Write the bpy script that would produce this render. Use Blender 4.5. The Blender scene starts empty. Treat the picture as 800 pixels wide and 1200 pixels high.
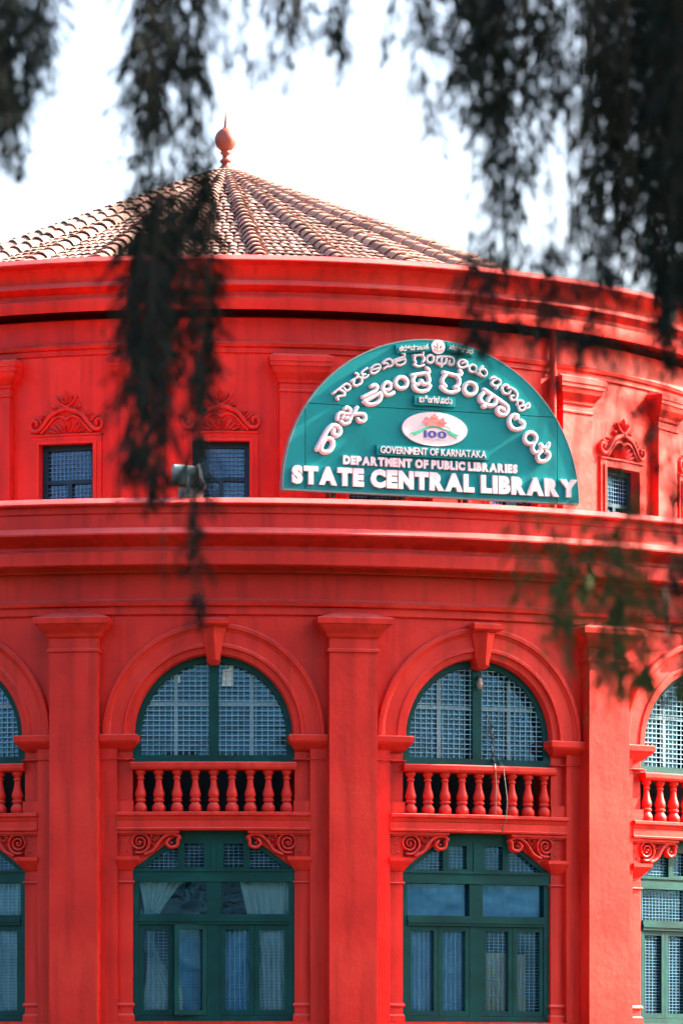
import bpy, bmesh, math, random
from mathutils import Vector, Matrix

PI = math.pi
rad = math.radians
scene = bpy.context.scene
C = scene.collection

# ------------------------------------------------------------------ camera
cam_data = bpy.data.cameras.new('camera')
cam = bpy.data.objects.new('camera', cam_data)
C.objects.link(cam)
scene.camera = cam
cam.location = (1.607, -61.0, 1.6)
cam.rotation_euler = (rad(90), 0, 0)
cam_data.sensor_fit = 'VERTICAL'
cam_data.sensor_height = 36.0
cam_data.lens = 156.0
cam_data.shift_y = 0.5833
cam_data.clip_start = 0.5
cam_data.clip_end = 3000
cam_data.dof.use_dof = True
cam_data.dof.focus_distance = 53.0
cam_data.dof.aperture_fstop = 3.9

# ------------------------------------------------------------------ sky, sun, exposure
SUN_AZ, SUN_EL = rad(107), rad(33)          # azimuth from the front (-Y) towards +X
sun_vec = Vector((math.sin(SUN_AZ) * math.cos(SUN_EL), -math.cos(SUN_AZ) * math.cos(SUN_EL), math.sin(SUN_EL)))
world = bpy.data.worlds.new('World')
scene.world = world
world.use_nodes = True
wn = world.node_tree.nodes
sky = wn.new('ShaderNodeTexSky')
sky.sky_type = 'NISHITA'
sky.sun_disc = False
sky.sun_elevation = SUN_EL
sky.sun_rotation = math.atan2(sun_vec.x, sun_vec.y)
sky.air_density = 1.0
sky.dust_density = 6.0
sky.ozone_density = 1.0
wn['Background'].inputs['Strength'].default_value = 0.070
world.node_tree.links.new(sky.outputs[0], wn['Background'].inputs[0])
sun_data = bpy.data.lights.new('sun', 'SUN')
sun_data.energy = 4.5
sun_data.angle = rad(0.53)
sun_data.color = (1.0, 0.86, 0.68)
sun = bpy.data.objects.new('sun', sun_data)
C.objects.link(sun)
sun.rotation_euler = (-sun_vec).to_track_quat('-Z', 'Y').to_euler()
sun.location = sun_vec * 80

scene.view_settings.view_transform = 'Standard'
scene.view_settings.look = 'None'
scene.view_settings.gamma = 1.0
scene.view_settings.use_curve_mapping = False
scene.view_settings.exposure = 3.2
scene.render.engine = 'CYCLES'
scene.cycles.use_denoising = True
scene.cycles.max_bounces = 4
scene.cycles.diffuse_bounces = 3
scene.cycles.glossy_bounces = 2
scene.cycles.use_adaptive_sampling = True
scene.cycles.adaptive_threshold = 0.03
scene.cycles.transparent_max_bounces = 12
scene.cycles.caustics_reflective = False
scene.cycles.caustics_refractive = False

# ------------------------------------------------------------------ materials
def new_mat(name):
    m = bpy.data.materials.new(name)
    m.use_nodes = True
    nt = m.node_tree
    return m, nt, nt.nodes['Principled BSDF'], nt.links

def paint(name, base, dark, light, rough=0.5, spec=0.5, bump=0.15, dust=None, scale=1.0, streak=0.35, grain=120):
    """painted plaster / wood: patches of tone, vertical rain streaks, fine relief, dust on the tops"""
    m, nt, b, lk = new_mat(name)
    N = nt.nodes.new
    tc = N('ShaderNodeTexCoord')
    n1 = N('ShaderNodeTexNoise'); n1.inputs['Scale'].default_value = 1.0 * scale; n1.inputs['Detail'].default_value = 6
    n1.inputs['Roughness'].default_value = 0.6
    lk.new(tc.outputs['Object'], n1.inputs['Vector'])
    r1 = N('ShaderNodeValToRGB')
    r1.color_ramp.elements[0].position = 0.3; r1.color_ramp.elements[0].color = (*dark, 1)
    r1.color_ramp.elements[1].position = 0.72; r1.color_ramp.elements[1].color = (*light, 1)
    e = r1.color_ramp.elements.new(0.5); e.color = (*base, 1)
    lk.new(n1.outputs['Fac'], r1.inputs['Fac'])
    mp = N('ShaderNodeMapping'); mp.inputs['Scale'].default_value = (7 * scale, 7 * scale, 0.5 * scale)
    lk.new(tc.outputs['Object'], mp.inputs['Vector'])
    n2 = N('ShaderNodeTexNoise'); n2.inputs['Scale'].default_value = 1.0; n2.inputs['Detail'].default_value = 5
    lk.new(mp.outputs[0], n2.inputs['Vector'])
    r2 = N('ShaderNodeValToRGB')
    r2.color_ramp.elements[0].position = 0.47; r2.color_ramp.elements[0].color = (0, 0, 0, 1)
    r2.color_ramp.elements[1].position = 0.76; r2.color_ramp.elements[1].color = (streak, streak, streak, 1)
    lk.new(n2.outputs['Fac'], r2.inputs['Fac'])
    mx = N('ShaderNodeMix'); mx.data_type = 'RGBA'
    lk.new(r2.outputs[0], mx.inputs['Factor'])
    lk.new(r1.outputs[0], mx.inputs['A'])
    mx.inputs['B'].default_value = (*[c * 0.62 for c in dark], 1)
    out = mx.outputs['Result']
    # small chips and specks
    n3 = N('ShaderNodeTexNoise'); n3.inputs['Scale'].default_value = 24 * scale; n3.inputs['Detail'].default_value = 3
    lk.new(tc.outputs['Object'], n3.inputs['Vector'])
    r3 = N('ShaderNodeValToRGB')
    r3.color_ramp.elements[0].position = 0.735; r3.color_ramp.elements[0].color = (0, 0, 0, 1)
    r3.color_ramp.elements[1].position = 0.78; r3.color_ramp.elements[1].color = (0.5, 0.5, 0.5, 1)
    lk.new(n3.outputs['Fac'], r3.inputs['Fac'])
    m3 = N('ShaderNodeMix'); m3.data_type = 'RGBA'
    lk.new(r3.outputs[0], m3.inputs['Factor']); lk.new(out, m3.inputs['A'])
    m3.inputs['B'].default_value = (*[min(1, c * 0.8 + 0.10) for c in light], 1)
    out = m3.outputs['Result']
    if dust:
        g = N('ShaderNodeNewGeometry')
        sx = N('ShaderNodeSeparateXYZ'); lk.new(g.outputs['Normal'], sx.inputs[0])
        rr = N('ShaderNodeMapRange'); rr.inputs['From Min'].default_value = 0.2; rr.inputs['From Max'].default_value = 0.7
        rr.inputs['To Max'].default_value = 0.6
        lk.new(sx.outputs['Z'], rr.inputs['Value'])
        mu = N('ShaderNodeMath'); mu.operation = 'MULTIPLY'
        lk.new(rr.outputs[0], mu.inputs[0]); lk.new(n1.outputs['Fac'], mu.inputs[1])
        m4 = N('ShaderNodeMix'); m4.data_type = 'RGBA'
        lk.new(mu.outputs[0], m4.inputs['Factor']); lk.new(out, m4.inputs['A'])
        m4.inputs['B'].default_value = (*dust, 1)
        out = m4.outputs['Result']
    lk.new(out, b.inputs['Base Color'])
    rg = N('ShaderNodeMapRange'); rg.inputs['To Min'].default_value = rough - 0.08; rg.inputs['To Max'].default_value = rough + 0.12
    lk.new(n1.outputs['Fac'], rg.inputs['Value']); lk.new(rg.outputs[0], b.inputs['Roughness'])
    b.inputs['Specular IOR Level'].default_value = spec
    nb = N('ShaderNodeTexNoise'); nb.inputs['Scale'].default_value = grain; nb.inputs['Detail'].default_value = 4
    lk.new(tc.outputs['Object'], nb.inputs['Vector'])
    nb2 = N('ShaderNodeTexNoise'); nb2.inputs['Scale'].default_value = 9; nb2.inputs['Detail'].default_value = 5
    lk.new(tc.outputs['Object'], nb2.inputs['Vector'])
    ad = N('ShaderNodeMath'); ad.operation = 'MULTIPLY_ADD'; ad.inputs[1].default_value = 2.5
    lk.new(nb2.outputs['Fac'], ad.inputs[0]); lk.new(nb.outputs['Fac'], ad.inputs[2])
    bp = N('ShaderNodeBump'); bp.inputs['Strength'].default_value = bump; bp.inputs['Distance'].default_value = 0.012
    lk.new(ad.outputs[0], bp.inputs['Height']); lk.new(bp.outputs[0], b.inputs['Normal'])
    return m

M = {}
M['red'] = paint('red_painted_plaster', (0.61, 0.018, 0.012), (0.47, 0.012, 0.008), (0.69, 0.032, 0.020), rough=0.42, spec=0.22,
                 bump=0.22, dust=(0.46, 0.22, 0.22), streak=0.7)
M['teal'] = paint('teal_painted_wood', (0.0006, 0.040, 0.040), (0.0006, 0.028, 0.029), (0.001, 0.060, 0.056), rough=0.42, spec=0.15, bump=0.12, scale=2.5, streak=0.2)
M['blueframe'] = paint('blue_painted_wood', (0.002, 0.035, 0.060), (0.002, 0.026, 0.045), (0.004, 0.05, 0.078), rough=0.42, spec=0.22, bump=0.12, scale=2.5, streak=0.2)
M['board'] = paint('turquoise_sign_sheet', (0.002, 0.20, 0.215), (0.002, 0.17, 0.185), (0.003, 0.22, 0.235), rough=0.42, spec=0.15, bump=0.03, scale=1.2, streak=0.18)
M['plaque'] = paint('dark_turquoise_plaque', (0.004, 0.20, 0.23), (0.004, 0.17, 0.20), (0.006, 0.23, 0.26), rough=0.42, bump=0.03)
M['white'] = paint('white_letter_acrylic', (0.50, 0.54, 0.58), (0.44, 0.48, 0.52), (0.54, 0.57, 0.61), rough=0.38, bump=0.03, scale=3, streak=0.08)
M['rim'] = paint('aluminium_rim', (0.10, 0.19, 0.19), (0.08, 0.16, 0.16), (0.12, 0.22, 0.22), rough=0.4, bump=0.05)
M['wire'] = paint('galvanised_wire', (0.08, 0.22, 0.36), (0.06, 0.18, 0.30), (0.11, 0.26, 0.40), rough=0.6, spec=0.2, bump=0.0, scale=4, streak=0.1)
M['archwire'] = paint('pale_blue_wire', (0.15, 0.29, 0.39), (0.12, 0.24, 0.33), (0.18, 0.33, 0.43), rough=0.6, spec=0.2, bump=0.0, scale=4, streak=0.2)
M['palebar'] = paint('pale_blue_painted_bar', (0.22, 0.32, 0.38), (0.19, 0.28, 0.33), (0.26, 0.36, 0.41), rough=0.5, bump=0.05, scale=4)
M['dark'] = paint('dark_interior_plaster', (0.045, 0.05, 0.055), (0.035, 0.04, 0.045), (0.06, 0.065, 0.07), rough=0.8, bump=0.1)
M['curtain'] = paint('white_curtain_cloth', (0.80, 0.84, 0.80), (0.74, 0.78, 0.75), (0.84, 0.87, 0.84), rough=0.9, spec=0.1, bump=0.05, scale=4, streak=0.15)
M['bluecurtain'] = paint('blue_curtain_cloth', (0.14, 0.45, 0.78), (0.10, 0.36, 0.66), (0.19, 0.52, 0.82), rough=0.9, spec=0.1, bump=0.05, scale=4, streak=0.2)
M['cardboard'] = paint('brown_board', (0.76, 0.40, 0.14), (0.68, 0.34, 0.11), (0.80, 0.46, 0.18), rough=0.8, bump=0.05, scale=3)
M['paper'] = paint('white_paper', (0.80, 0.78, 0.74), (0.74, 0.72, 0.68), (0.82, 0.8, 0.77), rough=0.8, bump=0.02)
M['black'] = paint('black_rubber', (0.012, 0.012, 0.014), (0.01, 0.01, 0.011), (0.018, 0.018, 0.02), rough=0.5, bump=0.05)
M['terracotta'] = paint('terracotta_finial', (0.22, 0.045, 0.030), (0.17, 0.035, 0.024), (0.27, 0.065, 0.04), rough=0.5, bump=0.15, scale=4)
M['lampgrey'] = paint('grey_lamp_metal', (0.13, 0.19, 0.20), (0.10, 0.15, 0.16), (0.17, 0.23, 0.24), rough=0.4, bump=0.05, scale=4)
M['lampwhite'] = paint('white_lamp_metal', (0.36, 0.36, 0.35), (0.30, 0.3, 0.29), (0.40, 0.4, 0.39), rough=0.4, bump=0.05, scale=4)
M['bark'] = paint('grey_brown_bark', (0.045, 0.038, 0.03), (0.03, 0.026, 0.02), (0.07, 0.058, 0.045), rough=0.9, spec=0.2, bump=0.8, scale=3, grain=40)
M['stone'] = paint('grey_paving_stone', (0.06, 0.058, 0.055), (0.05, 0.048, 0.046), (0.075, 0.072, 0.068), rough=0.8, bump=0.3)
M['earth'] = paint('dry_lawn', (0.042, 0.05, 0.022), (0.035, 0.035, 0.02), (0.055, 0.065, 0.026), rough=0.95, spec=0.1, bump=0.6, scale=0.6)
M['logored'] = paint('coral_print', (0.72, 0.16, 0.15), (0.66, 0.12, 0.12), (0.76, 0.25, 0.2), rough=0.5, bump=0.0)
M['logogreen'] = paint('green_print', (0.02, 0.36, 0.22), (0.02, 0.30, 0.18), (0.04, 0.42, 0.26), rough=0.5, bump=0.0)
M['logoblue'] = paint('navy_print', (0.012, 0.015, 0.22), (0.01, 0.012, 0.18), (0.015, 0.02, 0.26), rough=0.5, bump=0.0)
M['logogrey'] = paint('grey_print', (0.40, 0.42, 0.45), (0.35, 0.37, 0.4), (0.45, 0.47, 0.5), rough=0.5, bump=0.0)
M['lampglass'] = paint('frosted_lamp_glass', (0.22, 0.15, 0.13), (0.18, 0.12, 0.11), (0.25, 0.18, 0.15), rough=0.25, bump=0.0)

def make_glass():
    m = bpy.data.materials.new('window_glass'); m.use_nodes = True
    nt = m.node_tree; nt.nodes.clear(); N = nt.nodes.new; lk = nt.links
    o = N('ShaderNodeOutputMaterial'); t = N('ShaderNodeBsdfTransparent'); g = N('ShaderNodeBsdfGlossy')
    t.inputs[0].default_value = (0.80, 0.94, 1.0, 1)
    g.inputs['Roughness'].default_value = 0.03; g.inputs[0].default_value = (0.22, 0.58, 1.0, 1)
    fr = N('ShaderNodeFresnel'); fr.inputs['IOR'].default_value = 1.8
    tc = N('ShaderNodeTexCoord'); nz = N('ShaderNodeTexNoise'); nz.inputs['Scale'].default_value = 2.2
    lk.new(tc.outputs['Object'], nz.inputs['Vector'])
    bp = N('ShaderNodeBump'); bp.inputs['Strength'].default_value = 0.12; bp.inputs['Distance'].default_value = 0.05
    lk.new(nz.outputs['Fac'], bp.inputs['Height']); lk.new(bp.outputs[0], g.inputs['Normal'])
    mx = N('ShaderNodeMixShader')
    lk.new(fr.outputs[0], mx.inputs[0]); lk.new(t.outputs[0], mx.inputs[1]); lk.new(g.outputs[0], mx.inputs[2])
    lk.new(mx.outputs[0], o.inputs['Surface'])
    return m
M['glass'] = make_glass()

def make_tile():
    m, nt, b, lk = new_mat('weathered_clay_tile')
    N = nt.nodes.new
    g = N('ShaderNodeNewGeometry'); oi = N('ShaderNodeObjectInfo')
    ad = N('ShaderNodeMath'); ad.operation = 'ADD'
    lk.new(g.outputs['Random Per Island'], ad.inputs[0]); lk.new(oi.outputs['Random'], ad.inputs[1])
    fr = N('ShaderNodeMath'); fr.operation = 'FRACT'; lk.new(ad.outputs[0], fr.inputs[0])
    r = N('ShaderNodeValToRGB')
    els = r.color_ramp.elements
    els[0].position = 0.0; els[0].color = (0.15, 0.075, 0.062, 1)
    els[1].position = 1.0; els[1].color = (0.34, 0.215, 0.18, 1)
    e = els.new(0.14); e.color = (0.27, 0.14, 0.115, 1)
    e = els.new(0.6); e.color = (0.29, 0.165, 0.14, 1)
    lk.new(fr.outputs[0], r.inputs['Fac'])
    n = N('ShaderNodeTexNoise'); n.inputs['Scale'].default_value = 3.0; n.inputs['Detail'].default_value = 6
    lk.new(g.outputs['Position'], n.inputs['Vector'])
    rr = N('ShaderNodeMapRange'); rr.inputs['From Min'].default_value = 0.45; rr.inputs['From Max'].default_value = 0.7
    rr.inputs['To Max'].default_value = 0.75
    lk.new(n.outputs['Fac'], rr.inputs['Value'])
    mx = N('ShaderNodeMix'); mx.data_type = 'RGBA'
    lk.new(rr.outputs[0], mx.inputs['Factor']); lk.new(r.outputs[0], mx.inputs['A']); mx.inputs['B'].default_value = (0.12, 0.085, 0.075, 1)
    lk.new(mx.outputs['Result'], b.inputs['Base Color'])
    b.inputs['Roughness'].default_value = 0.8
    b.inputs['Specular IOR Level'].default_value = 0.3
    n2 = N('ShaderNodeTexNoise'); n2.inputs['Scale'].default_value = 60
    lk.new(g.outputs['Position'], n2.inputs['Vector'])
    bp = N('ShaderNodeBump'); bp.inputs['Strength'].default_value = 0.3; bp.inputs['Distance'].default_value = 0.01
    lk.new(n2.outputs['Fac'], bp.inputs['Height']); lk.new(bp.outputs[0], b.inputs['Normal'])
    return m
M['tile'] = make_tile()

def make_leaf(name, c0, c1):
    m, nt, b, lk = new_mat(name)
    N = nt.nodes.new
    g = N('ShaderNodeNewGeometry'); r = N('ShaderNodeValToRGB')
    r.color_ramp.elements[0].color = (*c0, 1); r.color_ramp.elements[1].color = (*c1, 1)
    lk.new(g.outputs['Random Per Island'], r.inputs['Fac']); lk.new(r.outputs[0], b.inputs['Base Color'])
    b.inputs['Roughness'].default_value = 0.7; b.inputs['Specular IOR Level'].default_value = 0.08
    return m
M['leaf'] = make_leaf('shade_darkened_leaf', (0.006, 0.012, 0.013), (0.013, 0.023, 0.020))  # near-black green: the deep shade of the foliage is put into the colour
M['leaf2'] = make_leaf('mid_green_leaf', (0.035, 0.065, 0.02), (0.07, 0.11, 0.035))  # lighter green; on some hanging branches it stands for sunlit leaves

# ------------------------------------------------------------------ mesh builder
class MB:
    def __init__(self):
        self.v = []; self.f = []; self.mi = []
    def add(self, verts, faces, mi=0):
        o = len(self.v)
        self.v += [tuple(p) for p in verts]
        self.f += [tuple(i + o for i in q) for q in faces]
        self.mi += [mi] * len(faces)
    # local frame used everywhere for facade pieces: u along the wall, w outwards, z up
    def box(self, u0, u1, z0, z1, w0, w1, nu=1):
        V = []; F = []
        for i in range(nu + 1):
            u = u0 + (u1 - u0) * i / nu
            V += [(u, w0, z0), (u, w1, z0), (u, w1, z1), (u, w0, z1)]
        for i in range(nu):
            a = i * 4; b = a + 4
            for k in range(4):
                F.append((a + k, b + k, b + (k + 1) % 4, a + (k + 1) % 4))
        F.append((0, 1, 2, 3)); n = nu * 4; F.append((n + 3, n + 2, n + 1, n))
        self.add(V, F)
    def loft(self, secs, nu=1):
        """secs: (z, u0, u1, w0, w1) rectangles from bottom to top"""
        V = []; F = []
        P = (nu + 1) * 2
        for z, u0, u1, w0, w1 in secs:
            for i in range(nu + 1): V.append((u0 + (u1 - u0) * i / nu, w1, z))
            for i in range(nu + 1): V.append((u1 + (u0 - u1) * i / nu, w0, z))
        for s in range(len(secs) - 1):
            for k in range(P):
                F.append((s * P + k, s * P + (k + 1) % P, (s + 1) * P + (k + 1) % P, (s + 1) * P + k))
        for s, flip in ((0, 1), (len(secs) - 1, 0)):
            for i in range(nu):
                q = (s * P + i, s * P + i + 1, s * P + P - 2 - i, s * P + P - 1 - i)
                F.append(q[::-1] if flip else q)
        self.add(V, F)
    def prism(self, poly, w0, w1):
        """poly of (u, z), counter-clockwise seen from outside"""
        n = len(poly)
        V = [(u, w1, z) for u, z in poly] + [(u, w0, z) for u, z in poly]
        F = [tuple(range(n)), tuple(range(2 * n - 1, n - 1, -1))]
        F += [(i, n + i, n + (i + 1) % n, (i + 1) % n) for i in range(n)]
        self.add(V, F)
    def lathe(self, prof, n=12, c=(0, 0), ang0=0, ang1=2 * PI, sc=(1, 1)):
        """prof (r, z) about a vertical axis at (u, w) = c"""
        V = []; F = []
        closed = abs(ang1 - ang0 - 2 * PI) < 1e-6
        m = n if closed else n + 1
        for r, z in prof:
            for i in range(m):
                a = ang0 + (ang1 - ang0) * i / n
                V.append((c[0] + r * math.sin(a) * sc[0], c[1] + r * math.cos(a) * sc[1], z))
        for s in range(len(prof) - 1):
            for i in range(n):
                j = (i + 1) % m
                F.append((s * m + j, s * m + i, (s + 1) * m + i, (s + 1) * m + j))
        self.add(V, F)
    def relief(self, pts, a, b, w0, taper=None, closed=None, smooth=True, res=5):
        """a domed band swept along (u, z) points, half width a, height b above plane w0"""
        if closed is None: closed = len(pts) > 3 and math.dist(pts[0], pts[-1]) < 1e-4
        if closed: pts = pts[:-1]
        P = []
        n = len(pts)
        if smooth and n > 2:
            segs = n if closed else n - 1
            for i in range(segs):
                g = lambda k: pts[k % n] if closed else pts[max(0, min(n - 1, k))]
                p0, p1, p2, p3 = g(i - 1), g(i), g(i + 1), g(i + 2)
                for t in range(res):
                    t /= res
                    P.append(tuple(0.5 * (2 * p1[k] + (p2[k] - p0[k]) * t + (2 * p0[k] - 5 * p1[k] + 4 * p2[k] - p3[k]) * t * t
                                          + (3 * p1[k] - p0[k] - 3 * p2[k] + p3[k]) * t ** 3) for k in (0, 1)))
            if not closed: P.append(pts[-1])
        else: P = list(pts)
        n = len(P)
        prof = [(-1, 0), (-0.97, 0.55), (-0.62, 0.92), (0, 1.0), (0.62, 0.92), (0.97, 0.55), (1, 0)]
        rings = []
        for i, p in enumerate(P):
            q0 = P[(i - 1) % n] if closed else P[max(0, i - 1)]
            q1 = P[(i + 1) % n] if closed else P[min(n - 1, i + 1)]
            d = Vector((q1[0] - q0[0], q1[1] - q0[1]))
            if d.length < 1e-9: d = Vector((1, 0))
            d.normalize(); s = Vector((-d.y, d.x))
            k = 1.0 if taper is None else taper[0] + (taper[1] - taper[0]) * i / max(1, n - 1)
            rings.append((Vector(p), s, d, a * k, b * (0.4 + 0.6 * k)))
        if not closed:
            p, s, d, A, B = rings[0]
            pre = [(p - d * A * math.cos(t), s, d, A * max(0.02, math.sin(t)), B * (0.35 + 0.65 * math.sin(t))) for t in (0.02, 0.5, 1.0)]
            p, s, d, A, B = rings[-1]
            post = [(p + d * A * math.cos(t), s, d, A * max(0.02, math.sin(t)), B * (0.35 + 0.65 * math.sin(t))) for t in (1.0, 0.5, 0.02)]
            rings = pre + rings + post
        V = []; F = []; m = len(prof)
        for p, s, d, A, B in rings:
            for x, h in prof:
                V.append((p.x + s.x * A * x, w0 + B * h, p.y + s.y * A * x))
        R = len(rings)
        for i in range(R if closed else R - 1):
            j = (i + 1) % R
            for k in range(m - 1):
                F.append((i * m + k, i * m + k + 1, j * m + k + 1, j * m + k))
        self.add(V, F)
    def leafrelief(self, p, q, wd, b, w0):
        p = Vector(p); q = Vector(q); d = q - p; s = Vector((-d.y, d.x)).normalized()
        m = p + d * 0.45
        L = m + s * wd; R = m - s * wd
        m2 = p + d * 0.8; L2 = m2 + s * wd * 0.6; R2 = m2 - s * wd * 0.6
        V = [(p.x, w0, p.y), (L.x, w0, L.y), (L2.x, w0, L2.y), (q.x, w0 + b * 0.5, q.y), (R2.x, w0, R2.y), (R.x, w0, R.y), (m.x, w0 + b, m.y), (m2.x, w0 + b * 0.9, m2.y)]
        self.add(V, [(0, 6, 1), (1, 6, 7, 2), (2, 7, 3), (3, 7, 4), (4, 7, 6, 5), (5, 6, 0)])
    def ball(self, u, z, r, b, w0, n=8):
        V = []; F = []
        for h, k in ((0, 1.0), (0.6, 0.8), (0.9, 0.45)):
            for i in range(n):
                a = 2 * PI * i / n
                V.append((u + r * k * math.cos(a), w0 + b * h, z + r * k * math.sin(a)))
        V.append((u, w0 + b, z))
        for s in range(2):
            for i in range(n): F.append((s * n + i, s * n + (i + 1) % n, (s + 1) * n + (i + 1) % n, (s + 1) * n + i))
        for i in range(n): F.append((2 * n + i, 2 * n + (i + 1) % n, 3 * n))
        self.add(V, F)
    def mapped(self, fn):
        o = MB(); o.v = [fn(*p) for p in self.v]; o.f = self.f; o.mi = self.mi; return o
    def bend(self, R):
        return self.mapped(lambda u, w, z: ((R + w) * math.sin(u / R), -(R + w) * math.cos(u / R), z))
    def flat(self, R):
        return self.mapped(lambda u, w, z: (u, -(R + w), z))
    def mirror(self):
        o = MB(); o.v = [(-u, w, z) for u, w, z in self.v]; o.f = [q[::-1] for q in self.f]; o.mi = self.mi; return o
    def mesh(self, name, mats, smooth=None):
        me = bpy.data.meshes.new(name)
        me.from_pydata(self.v, [], self.f)
        for m in (mats if isinstance(mats, (list, tuple)) else [mats]): me.materials.append(M[m])
        if any(self.mi): me.polygons.foreach_set('material_index', self.mi)
        bm = bmesh.new(); bm.from_mesh(me)
        bmesh.ops.recalc_face_normals(bm, faces=bm.faces[:])
        bm.to_mesh(me); bm.free()
        if smooth:
            me.polygons.foreach_set('use_smooth', [True] * len(me.polygons))
            me.set_sharp_from_angle(angle=rad(smooth))
        me.update()
        return me

def obj(name, me, parent=None, rotz=0.0, loc=(0, 0, 0)):
    o = bpy.data.objects.new(name, me)
    C.objects.link(o)
    o.parent = parent
    o.location = loc
    o.rotation_euler = (0, 0, rotz)
    return o
def tag(o, label, cat, group=None):
    o['label'] = label; o['category'] = cat
    if group: o['group'] = group
    return o
def empty(name, parent=None, rotz=0.0, loc=(0, 0, 0)):
    return obj(name, None, parent, rotz, loc)
def ringmesh(name, prof, mat, n=240, smooth=25):
    """solid of revolution about the building axis, prof is (radius, z)"""
    mb = MB(); V = []; F = []; m = len(prof)
    for i in range(n):
        a = 2 * PI * i / n
        for r, z in prof: V.append((r * math.sin(a), -r * math.cos(a), z))
    for i in range(n):
        j = (i + 1) % n
        for k in range(m - 1): F.append((i * m + k, j * m + k, j * m + k + 1, i * m + k + 1))
    mb.add(V, F)
    return mb.mesh(name, mat, smooth)

# ------------------------------------------------------------------ ground
g = MB(); S = 1500
g.add([(-S, -S, 0), (S, -S, 0), (S, S, 0), (-S, S, 0)], [(0, 1, 2, 3)])
ground = obj('ground', g.mesh('ground', 'earth')); ground['kind'] = 'structure'
pv = ringmesh('paved_path', [(9.6, 0.004), (14.5, 0.004), (14.5, 0.0)], 'stone', 96)
path = obj('path', pv); path['kind'] = 'structure'

# ------------------------------------------------------------------ the library rotunda
R1 = 9.2            # outer face of the lower wall
R2 = 6.8            # outer face of the upper drum
STEP = rad(20)
STEP2 = 2 * PI / 22
PHASE2 = rad(1.0)
BACK = 0.7          # the drum stands this much behind the centre of the lower ring
PHASE = rad(0.72)
U1 = R1 * STEP / 2
U2 = R2 * STEP2 / 2
SEEN = range(-2, 5)           # lower bays built in full
SEEN_UP = range(-4, 7)
lib = empty('library_building')
tag(lib, 'round red two storey library rotunda with tiled conical roof and arched windows', 'building')

ZS = 5.98           # springing of the arches
Z0 = 2.63           # sill of the ground floor windows

# --- lower wall, one panel for each bay
def lower_panel():
    mb = MB(); V = []; F = []
    ro, uo, zt = 1.27, 1.13, 7.70
    # strips beside the opening
    for s in (-1, 1):
        nz = 8
        for k in range(4):
            a = uo + (U1 - uo) * k / 4; b = uo + (U1 - uo) * (k + 1) / 4
            q = [(s * a, 0, Z0), (s * b, 0, Z0), (s * b, 0, ZS), (s * a, 0, ZS)]
            mb.add(q, [(0, 1, 2, 3)] if s > 0 else [(3, 2, 1, 0)])
        mb.add([(s * uo, 0, Z0), (s * uo, -0.5, Z0), (s * uo, -0.5, ZS), (s * uo, 0, ZS)], [(0, 1, 2, 3)])
        mb.add([(s * uo, 0, ZS), (s * uo, -0.5, ZS), (s * 1.30, -0.5, ZS), (s * 1.30, 0, ZS)], [(0, 1, 2, 3)])
    # spandrels
    n = 48; K = 4
    rows = []
    for i in range(n + 1):
        a = PI * i / n
        c, sn = math.cos(a), math.sin(a)
        t = min(U1 / abs(c) if abs(c) > 1e-6 else 1e9, (zt - ZS) / sn if sn > 1e-6 else 1e9)
        # snap to the corner
        o = (t * c, t * sn)
        rows.append([(ro * c + (o[0] - ro * c) * k / K, 0, ZS + ro * sn + (o[1] - ro * sn) * k / K) for k in range(K + 1)])
    ca = math.atan2(zt - ZS, U1)
    for cang in (ca, PI - ca):
        i = round(cang / PI * n)
        o = (U1 if cang < PI / 2 else -U1, zt - ZS)
        c, sn = math.cos(PI * i / n), math.sin(PI * i / n)
        rows[i] = [(ro * c + (o[0] - ro * c) * k / K, 0, ZS + ro * sn + (o[1] - ro * sn) * k / K) for k in range(K + 1)]
    V = [p for r in rows for p in r]
    F = [(i * (K + 1) + k, i * (K + 1) + k + 1, (i + 1) * (K + 1) + k + 1, (i + 1) * (K + 1) + k) for i in range(n) for k in range(K)]
    mb.add(V, F)
    # apron below the windows
    nu = 12
    V = []; F = []
    for i in range(nu + 1):
        u = -U1 + 2 * U1 * i / nu
        V += [(u, 0, 0), (u, 0, Z0 - 0.002), (u, -0.5, Z0 - 0.002)]
    for i in range(nu):
        F += [(i * 3, i * 3 + 3, i * 3 + 4, i * 3 + 1), (i * 3 + 1, i * 3 + 4, i * 3 + 5, i * 3 + 2)]
    mb.add(V, F)
    return mb.bend(R1).mesh('lower_wall', 'red', 30)
def solid_panel(R, U, z0, z1, name):
    mb = MB(); n = 12
    V = []; F = []
    for i in range(n + 1):
        u = -U + 2 * U * i / n; V += [(u, 0, z0), (u, 0, z1)]
    F = [(2 * i, 2 * i + 2, 2 * i + 3, 2 * i + 1) for i in range(n)]
    mb.add(V, F)
    return mb.bend(R).mesh(name, 'red', 30)
me_low, me_low_solid = lower_panel(), solid_panel(R1, U1, 0, 7.70, 'lower_wall')
for k in range(-8, 10):
    obj('lower_wall', me_low if k in SEEN else me_low_solid, lib, PHASE + k * STEP)

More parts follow.
